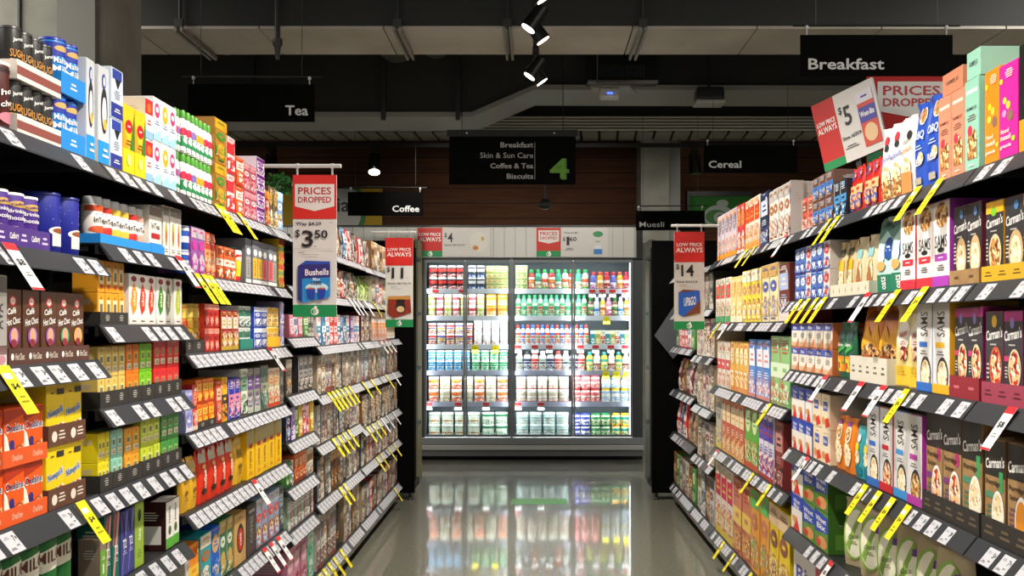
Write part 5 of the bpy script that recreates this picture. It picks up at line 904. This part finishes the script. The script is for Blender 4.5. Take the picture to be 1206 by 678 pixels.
# interior lamps
for z in [zt - .05] + [fz(py) - .04 for py in SH]:
    for xa, xb in ((501, 600), (605, 744)):
        l = bpy.data.lights.new('fridge_lamp', 'AREA'); l.shape = 'RECTANGLE'; l.size = fx(xb) - fx(xa) - .04; l.size_y = .02; l.energy = 2.8; l.color = (.96, .98, 1)
        o = bpy.data.objects.new('fridge_lamp', l); COL.objects.link(o); o.location = (fx((xa + xb) / 2), YF + .065, z); o.rotation_euler = (math.radians(32), 0, 0)
for px, an in ((503.5, -20), (597, 20), (608, -20), (672, 12), (678, -12), (741, 20)):  # upright fill lamps added inside the doors to brighten the rail fronts
    l = bpy.data.lights.new('fridge_door_fill', 'AREA'); l.shape = 'RECTANGLE'; l.size = .015; l.size_y = zt - zb - .1; l.energy = 2.3; l.color = (.96, .98, 1)
    o = bpy.data.objects.new('fridge_door_fill', l); COL.objects.link(o); o.location = (fx(px), YF + .012, (zt + zb) / 2); o.rotation_euler = (math.radians(90), 0, math.radians(an))
FROW = ['top fridge shelf', 'second fridge shelf', 'third fridge shelf', 'fourth fridge shelf', 'fifth fridge shelf', 'bottom fridge shelf']
YP = YF + .115
FC = {}
def frow(i, segs):
    zz0 = (fz(SH[i]) + .0285) if i < 5 else zb + .0008
    for des, x0, x1, n, hp, layers in segs:
        keys = des if isinstance(des, list) else [des]; w = (fx(x1) - fx(x0)) / n; h = hp * YF / F
        for L in range(layers):
            for q in range(n):
                key = keys[q % len(keys)]; dd = D[key]; kk = (dd['desc'], i, L); FC[kk] = FC.get(kk, 0) + 1
                lab = dd['desc'] + f', {ORD[min(19, FC[kk]-1)]} from left' + ((', upper layer', ', third layer', ', top layer')[min(2, L - 1)] if L else (', lower layer' if layers > 1 else '')) + ', ' + FROW[i]
                put(key, w * .965, h, (fx(x0) + w * (q + .5), YP + random.random() * .006, zz0 + L * (h + .001)), 0, lab, f'{dd["desc"]}s on the {FROW[i]}')
def T_(desc, base, acc, third, lid=None, kind='tub', nm=None): return G(desc, base, acc, third, kind, nm, lid)
tb1 = T_('dark dessert tub', '#2c2430', '#d8342c', '#e8e4e0', '#e8e8ea', nm='dessert_tub'); tb2 = T_('navy dessert tub', '#2c3040', '#e0e0e4', '#2c6ac0', '#e8e8ea', nm='dessert_tub')
frow(0, [([tb1], 503, 547, 4, 14, 2), ([tb2], 550, 571, 2, 14, 2), (T_('green and cream carton', '#c8d0a0', '#6aa048', '#e88a4a', kind='carton', nm='dairy_carton'), 572, 598, 4, 6.8, 4), (T_('tall green and cream carton', '#d0d8b8', '#5c9c4c', '#e0b060', kind='carton', nm='dairy_carton'), 607, 621, 2, 7, 4),
  ([T_('red green-capped pouch', '#c83a34', '#e8e4d8', '#e8a03a', '#2c9a4c', 'bottle', 'yoghurt_pouch'), T_('teal green-capped pouch', '#3c9c84', '#e0ece4', '#e88a3a', '#2c9a4c', 'bottle', 'yoghurt_pouch'), T_('white green-capped pouch', '#e4e8dc', '#e85a3a', '#6aa84c', '#2c9a4c', 'bottle', 'yoghurt_pouch')], 622, 694, 9, 24, 1),
  ([T_('violet yoghurt pouch', '#5c64b4', '#e8e4ec', '#c83a6a', '#c8283c', 'bottle', 'yoghurt_pouch'), T_('amber yoghurt pouch', '#e8a42c', '#f0e0c0', '#c84a2a', '#e04a2a', 'bottle', 'yoghurt_pouch'), T_('crimson yoghurt pouch', '#b82434', '#f0dcd8', '#7a1424', '#d8283c', 'bottle', 'yoghurt_pouch')], 696, 743, 6, 21, 1)])
frow(1, [([T_('cream yoghurt tub', '#ece4c8', '#b8c060', '#8a9a3c', '#e8e8dc', nm='yoghurt_tub'), T_('white yoghurt tub', '#f0ece8', '#c84a5a', '#c89a9a', '#f0f0f0', nm='yoghurt_tub')], 502, 570, 7, 13, 2), (T_('custard tub', '#f2c878', '#ee8a1c', '#f4e8d0', '#ee941c', nm='custard_tub'), 571, 598, 2, 13, 2),
  ([T_('green capped yoghurt bottle', '#a8d8b8', '#3c9c5c', '#c84a4a', '#1c8c4c', 'bottle', 'yoghurt_bottle'), T_('emerald yoghurt bottle', '#5cb488', '#e8f0e4', '#2c8c5c', '#1c9c5c', 'bottle', 'yoghurt_bottle')], 607, 692, 13, 26, 1),
  ([T_('brown yoghurt pouch', '#6a5440', '#d8ccb0', '#3c8c3c', '#3c9c3c', 'bottle', 'yoghurt_pouch'), T_('blue lidded yoghurt bottle', '#c0d4e8', '#3c7cc8', '#e8ecf0', '#d0d8e0', 'bottle', 'yoghurt_bottle'), T_('yellow yoghurt bottle', '#e8b43c', '#f4e8c0', '#c85a2c', '#e8e0d0', 'bottle', 'yoghurt_bottle'), T_('pink yoghurt bottle', '#d888a8', '#f0e0e8', '#b83a6a', '#e8a8c0', 'bottle', 'yoghurt_bottle')], 693, 743, 7, 23, 1)])
frow(2, [([T_('cream cup with red berries', '#efe0b0', '#c8343c', '#6a5aa0', '#f0ece0', nm='yoghurt_cup'), T_('white cup with violet mark', '#f0ece4', '#6a5aa0', '#c8a83c', '#f4f0ec', nm='yoghurt_cup')], 502, 556, 5, 12.7, 2), (T_('tall plain white cup', '#f6f4f2', '#f0eeec', '#c84a4a', '#ffffff', nm='yoghurt_cup'), 557, 598, 4, 14.5, 2),
  ([T_('white tube with red cap', '#ece8e0', '#d84a3c', '#8aa060', '#d82a2c', 'bottle', 'yoghurt_tube'), T_('white tube with blue cap', '#e4e8ec', '#3c6cc0', '#c83c3c', '#2c5cc0', 'bottle', 'yoghurt_tube')], 607, 694, 15, 24, 1),
  ([T_('teal snack pack', '#3ca0b0', '#e8ecd8', '#2c7c8c', kind='carton', nm='cheese_pack'), T_('golden snack pack', '#e8c040', '#f4ecc8', '#3c9c6c', kind='carton', nm='cheese_pack'), T_('white and red snack pack', '#ece4dc', '#d84a3c', '#3c9c6c', kind='carton', nm='cheese_pack')], 696, 743, 8, 17, 1)])
frow(3, [([T_('small white cup in blue wrap', '#eef0f2', '#2c8cc0', '#2c8cc0', '#f4f6f8', nm='yoghurt_cup')], 502, 553, 5, 12, 2), ([T_('small white cup in green wrap', '#eef2ee', '#2c9c5c', '#2c9c5c', '#f4f8f4', nm='yoghurt_cup')], 554, 598, 4, 12, 2),
  ([T_('white spouted pouch', '#e8e8e4', '#8a9c8a', '#3c4c5c', '#f0f0f0', 'bottle', 'baby_pouch'), T_('navy marked pouch', '#d8dce4', '#283454', '#283454', '#20242c', 'bottle', 'baby_pouch'), T_('red capped pouch', '#e8dcd8', '#c83c34', '#a8241c', '#d83c34', 'bottle', 'baby_pouch')], 607, 690, 9, 24, 1),
  ([T_('yellow and teal pouch', '#d8c83c', '#3c9c94', '#e8e4b0', '#3c9c94', 'bottle', 'baby_pouch'), T_('white and brown pouch', '#ece8e0', '#8a5a48', '#c83c3c', '#f0f0f0', 'bottle', 'baby_pouch')], 691, 743, 6, 23, 1)])
frow(4, [([T_('white tub with orange fruit', '#f2ece4', '#e8782c', '#c8342c', '#f4f4f4', nm='yoghurt_tub'), T_('white tub with pale oats', '#f0ece0', '#d0c8a8', '#a8a078', '#f4f4f4', nm='yoghurt_tub')], 502, 598, 7, 15, 2), ([T_('white tub with cream label', '#f2eee6', '#c8c0a8', '#b84a3c', '#f6f6f4', nm='yoghurt_tub')], 607, 671, 5, 15, 2),
  ([T_('red lidded jar', '#ece4d8', '#d8686c', '#b83c44', '#d83c48', 'jar', 'baby_food_jar')], 673, 708, 3, 16, 2), ([T_('yellow lidded jar', '#f2ead0', '#8ab0d8', '#e8ecf0', '#f0c818', 'jar', 'baby_food_jar')], 709, 743, 3, 16, 2)])
frow(5, [([T_('pale green dip tub', '#dce4d8', '#a8b8a4', '#c8d0c0', '#e8ece8', nm='dip_tub')], 502, 565, 4, 14, 2), ([T_('green labelled dip tub', '#c8d8c0', '#1c7c4c', '#e8e8dc', '#e8ece8', nm='dip_tub')], 566, 598, 2, 14, 2), ([T_('ice blue dip tub', '#d0e0dc', '#b0c8c4', '#8aa8a4', '#e0ecec', nm='dip_tub')], 607, 671, 4, 14, 2),
  ([T_('blue lidded jar', '#e8e4dc', '#3444b0', '#c8c4bc', '#3444b8', 'jar', 'baby_food_jar')], 673, 696, 2, 13.5, 2), ([T_('green lidded jar', '#dce4c8', '#2c8c54', '#a8b878', '#1c8c50', 'jar', 'baby_food_jar')], 697, 720, 2, 13.5, 2), ([T_('amber lidded jar', '#e8d8a0', '#2c9c84', '#f0b41c', '#f0b01c', 'jar', 'baby_food_jar')], 721, 743, 2, 13.5, 2)])
# small cards on the fridge rails
b = MB(); ww = .075
def card(base, ops):
    b = MB(); b.box(-.037, .037, -.002, 0, 0, .085, M(base)); b.deco(ops, lambda u, v, o: ((u - .5) * .074, -.002 - o, v * .085)); return b.mesh('shelf_card')
cm = {'r': card('#bdb8b8', [('r', 0, .6, 1, 1, '#d8302c'), ('t', '5', .5, .32, .24, .36, '#222222')]), 'y': card('#f4dc14', [('t', '4', .5, .5, .2, .36, '#a87c10')])}
cc = {}
for i, k, px in ((0, 'r', 512), (0, 'r', 543.5), (0, 'r', 698), (0, 'r', 710), (0, 'r', 722), (0, 'r', 737), (1, 'y', 715), (2, 'y', 559), (2, 'y', 583), (2, 'r', 610), (2, 'r', 630), (2, 'r', 647), (2, 'r', 684), (2, 'r', 702), (2, 'r', 720), (2, 'r', 737), (3, 'y', 714), (3, 'y', 727), (3, 'y', 739), (4, 'r', 504), (4, 'r', 539), (4, 'r', 572), (4, 'r', 610), (4, 'r', 637)):
    o = bpy.data.objects.new('shelf_card', cm[k]); COL.objects.link(o); o.location = (fx(px), YF + .0845, fz(SH[i]) - .062); nmc = {'r': 'red topped white', 'y': 'yellow'}[k]
    cc[(i, k)] = cc.get((i, k), 0) + 1
    tag(o, f'{nmc} price card, {ORD[cc[(i, k)]-1]} from left, clipped to {FROW[i]}', 'price card', f'{nmc} price cards in the fridge')
# header signs
def hs(x0, x1, ops, label):
    w = fx(x1) - fx(x0); h = hz1 - hz0 - .02; b = MB(); b.box(-w / 2, w / 2, -.006, 0, 0, h, M('#cfccc6')); b.deco(ops, lambda u, v, o: ((u - .5) * w, -.006 - o, v * h))
    o = b.obj('price_sign', None, (fx((x0 + x1) / 2), YF + .0115, hz0 + .01)); tag(o, label, 'price sign', 'price signs on the fridge header')
hs(492, 577, [('r', 0, .2, .34, 1, '#c81c14'), ('r', 0, 0, .34, .2, '#118a4c'), ('t', 'LOW PRICE', .17, .77, .3, .11, W_), ('t', 'ALWAYS', .17, .6, .3, .15, W_)] + swirl(.17, .1, .07, .17, W_, '#118a4c') + [('t', '$', .385, .74, .03, .18, K_), ('t', '4', .45, .66, .07, .32, K_), ('t', 'Since 30/10/19', .51, .4, .28, .06, '#222222'), ('e', .84, .5, .12, .36, '#d8d4c8'), ('e', .9, .62, .02, .08, '#b8a040'), ('e', .8, .3, .04, .08, '#c87a3a')], 'header sign with $4 Low Price Always, left end of fridge')
hs(632, 716, [('r', 0, .2, .34, 1, '#c02a1a'), ('r', 0, 0, .34, .2, '#118a4c')] + swirl(.17, .1, .07, .17, W_, '#118a4c') + shield(.17, .68, .29, .46, '#d8d4cc', '#b01820') + [('t', 'Was $1.80', .48, .82, .19, .07, '#222222'), ('t', '$', .385, .6, .03, .16, K_), ('t', '1', .44, .54, .04, .3, K_), ('t', '60', .51, .61, .1, .16, K_), ('b', .46, .26, .14, .1, 2, '#666666'), ('e', .86, .78, .07, .1, '#2c8a4c'), ('b', .86, .52, .1, .06, 1, '#2c8a4c'), ('r', .8, .08, .92, .26, '#3c7cc0'), ('p', [(.8, .26), (.83, .4), (.89, .4), (.92, .26)], '#d8dce0')], 'header sign with $1.60 Prices Dropped beside milk carton picture')
# floor sticker
X0, Y0, _ = P(602, 590, EYE * F / (588 - VY)); b = MB(); b.box((602 - VX) * 8.7 / F, (668 - VX) * 8.7 / F, 8.58, 8.86, .0002, .0012, M('#4c9a3c', .35)); tag(b.obj('floor_sticker'), 'green rectangular sticker on the polished floor before the fridge', 'floor sticker')

# ------------------------------------------------------------------ light
def area(loc, rot, sx, sy, e, col=(1, .95, .88)):
    l = bpy.data.lights.new('store_fill_lamp', 'AREA'); l.shape = 'RECTANGLE'; l.size = sx; l.size_y = sy; l.energy = e; l.color = col
    o = bpy.data.objects.new('store_fill_lamp', l); COL.objects.link(o); o.location = loc; o.rotation_euler = rot
area((0, -1.2, 3.9), (math.radians(10), 0, 0), 3.0, 1.0, 15)  # added overhead fill behind the camera, stands in for general store lighting
for s_ in (-1, 1): area((s_ * 4.4, 2.9, 4.1), (0, 0, 0), 2.2, 8, 330); area((s_ * 4.2, 9.6, 3.2), (0, 0, 0), 2.2, 3, 90)  # unseen fill lamps added over the side aisles to lift ceiling and column
for x_ in (-1.1, .5): spotlight((x_, 9.7, 3.3), (.1, 1.75, -.85), 95, 75, .9)  # spots added to brighten the fridge header and frame, no fixtures
for x_ in (-3.2, -.6, 2.2): spotlight((x_, 11.4, 3.45), (0, 1.1, -.5), 7, 110, 1)  # weak wash spots added to brighten the timber wall, no fixtures
w = bpy.data.worlds.new('store_ambient'); SC.world = w; w.use_nodes = True
bg = w.node_tree.nodes['Background']; bg.inputs[0].default_value = (1, .96, .9, 1); bg.inputs[1].default_value = .4
cam = bpy.data.cameras.new('camera'); co = bpy.data.objects.new('camera', cam); COL.objects.link(co); SC.camera = co
co.location = (0, 0, EYE); co.rotation_euler = (math.radians(90), 0, 0)
cam.sensor_width = 36; cam.lens = F / 1206 * 36; cam.shift_x = -(VX - 603) / 1206; cam.shift_y = (VY - 339) / 1206; cam.clip_start = .05
SC.view_settings.view_transform = 'Standard'; SC.view_settings.look = 'None'; SC.view_settings.gamma = 1; SC.view_settings.use_curve_mapping = False; SC.view_settings.exposure = 0.0
print('OBJECTS', len(bpy.data.objects))
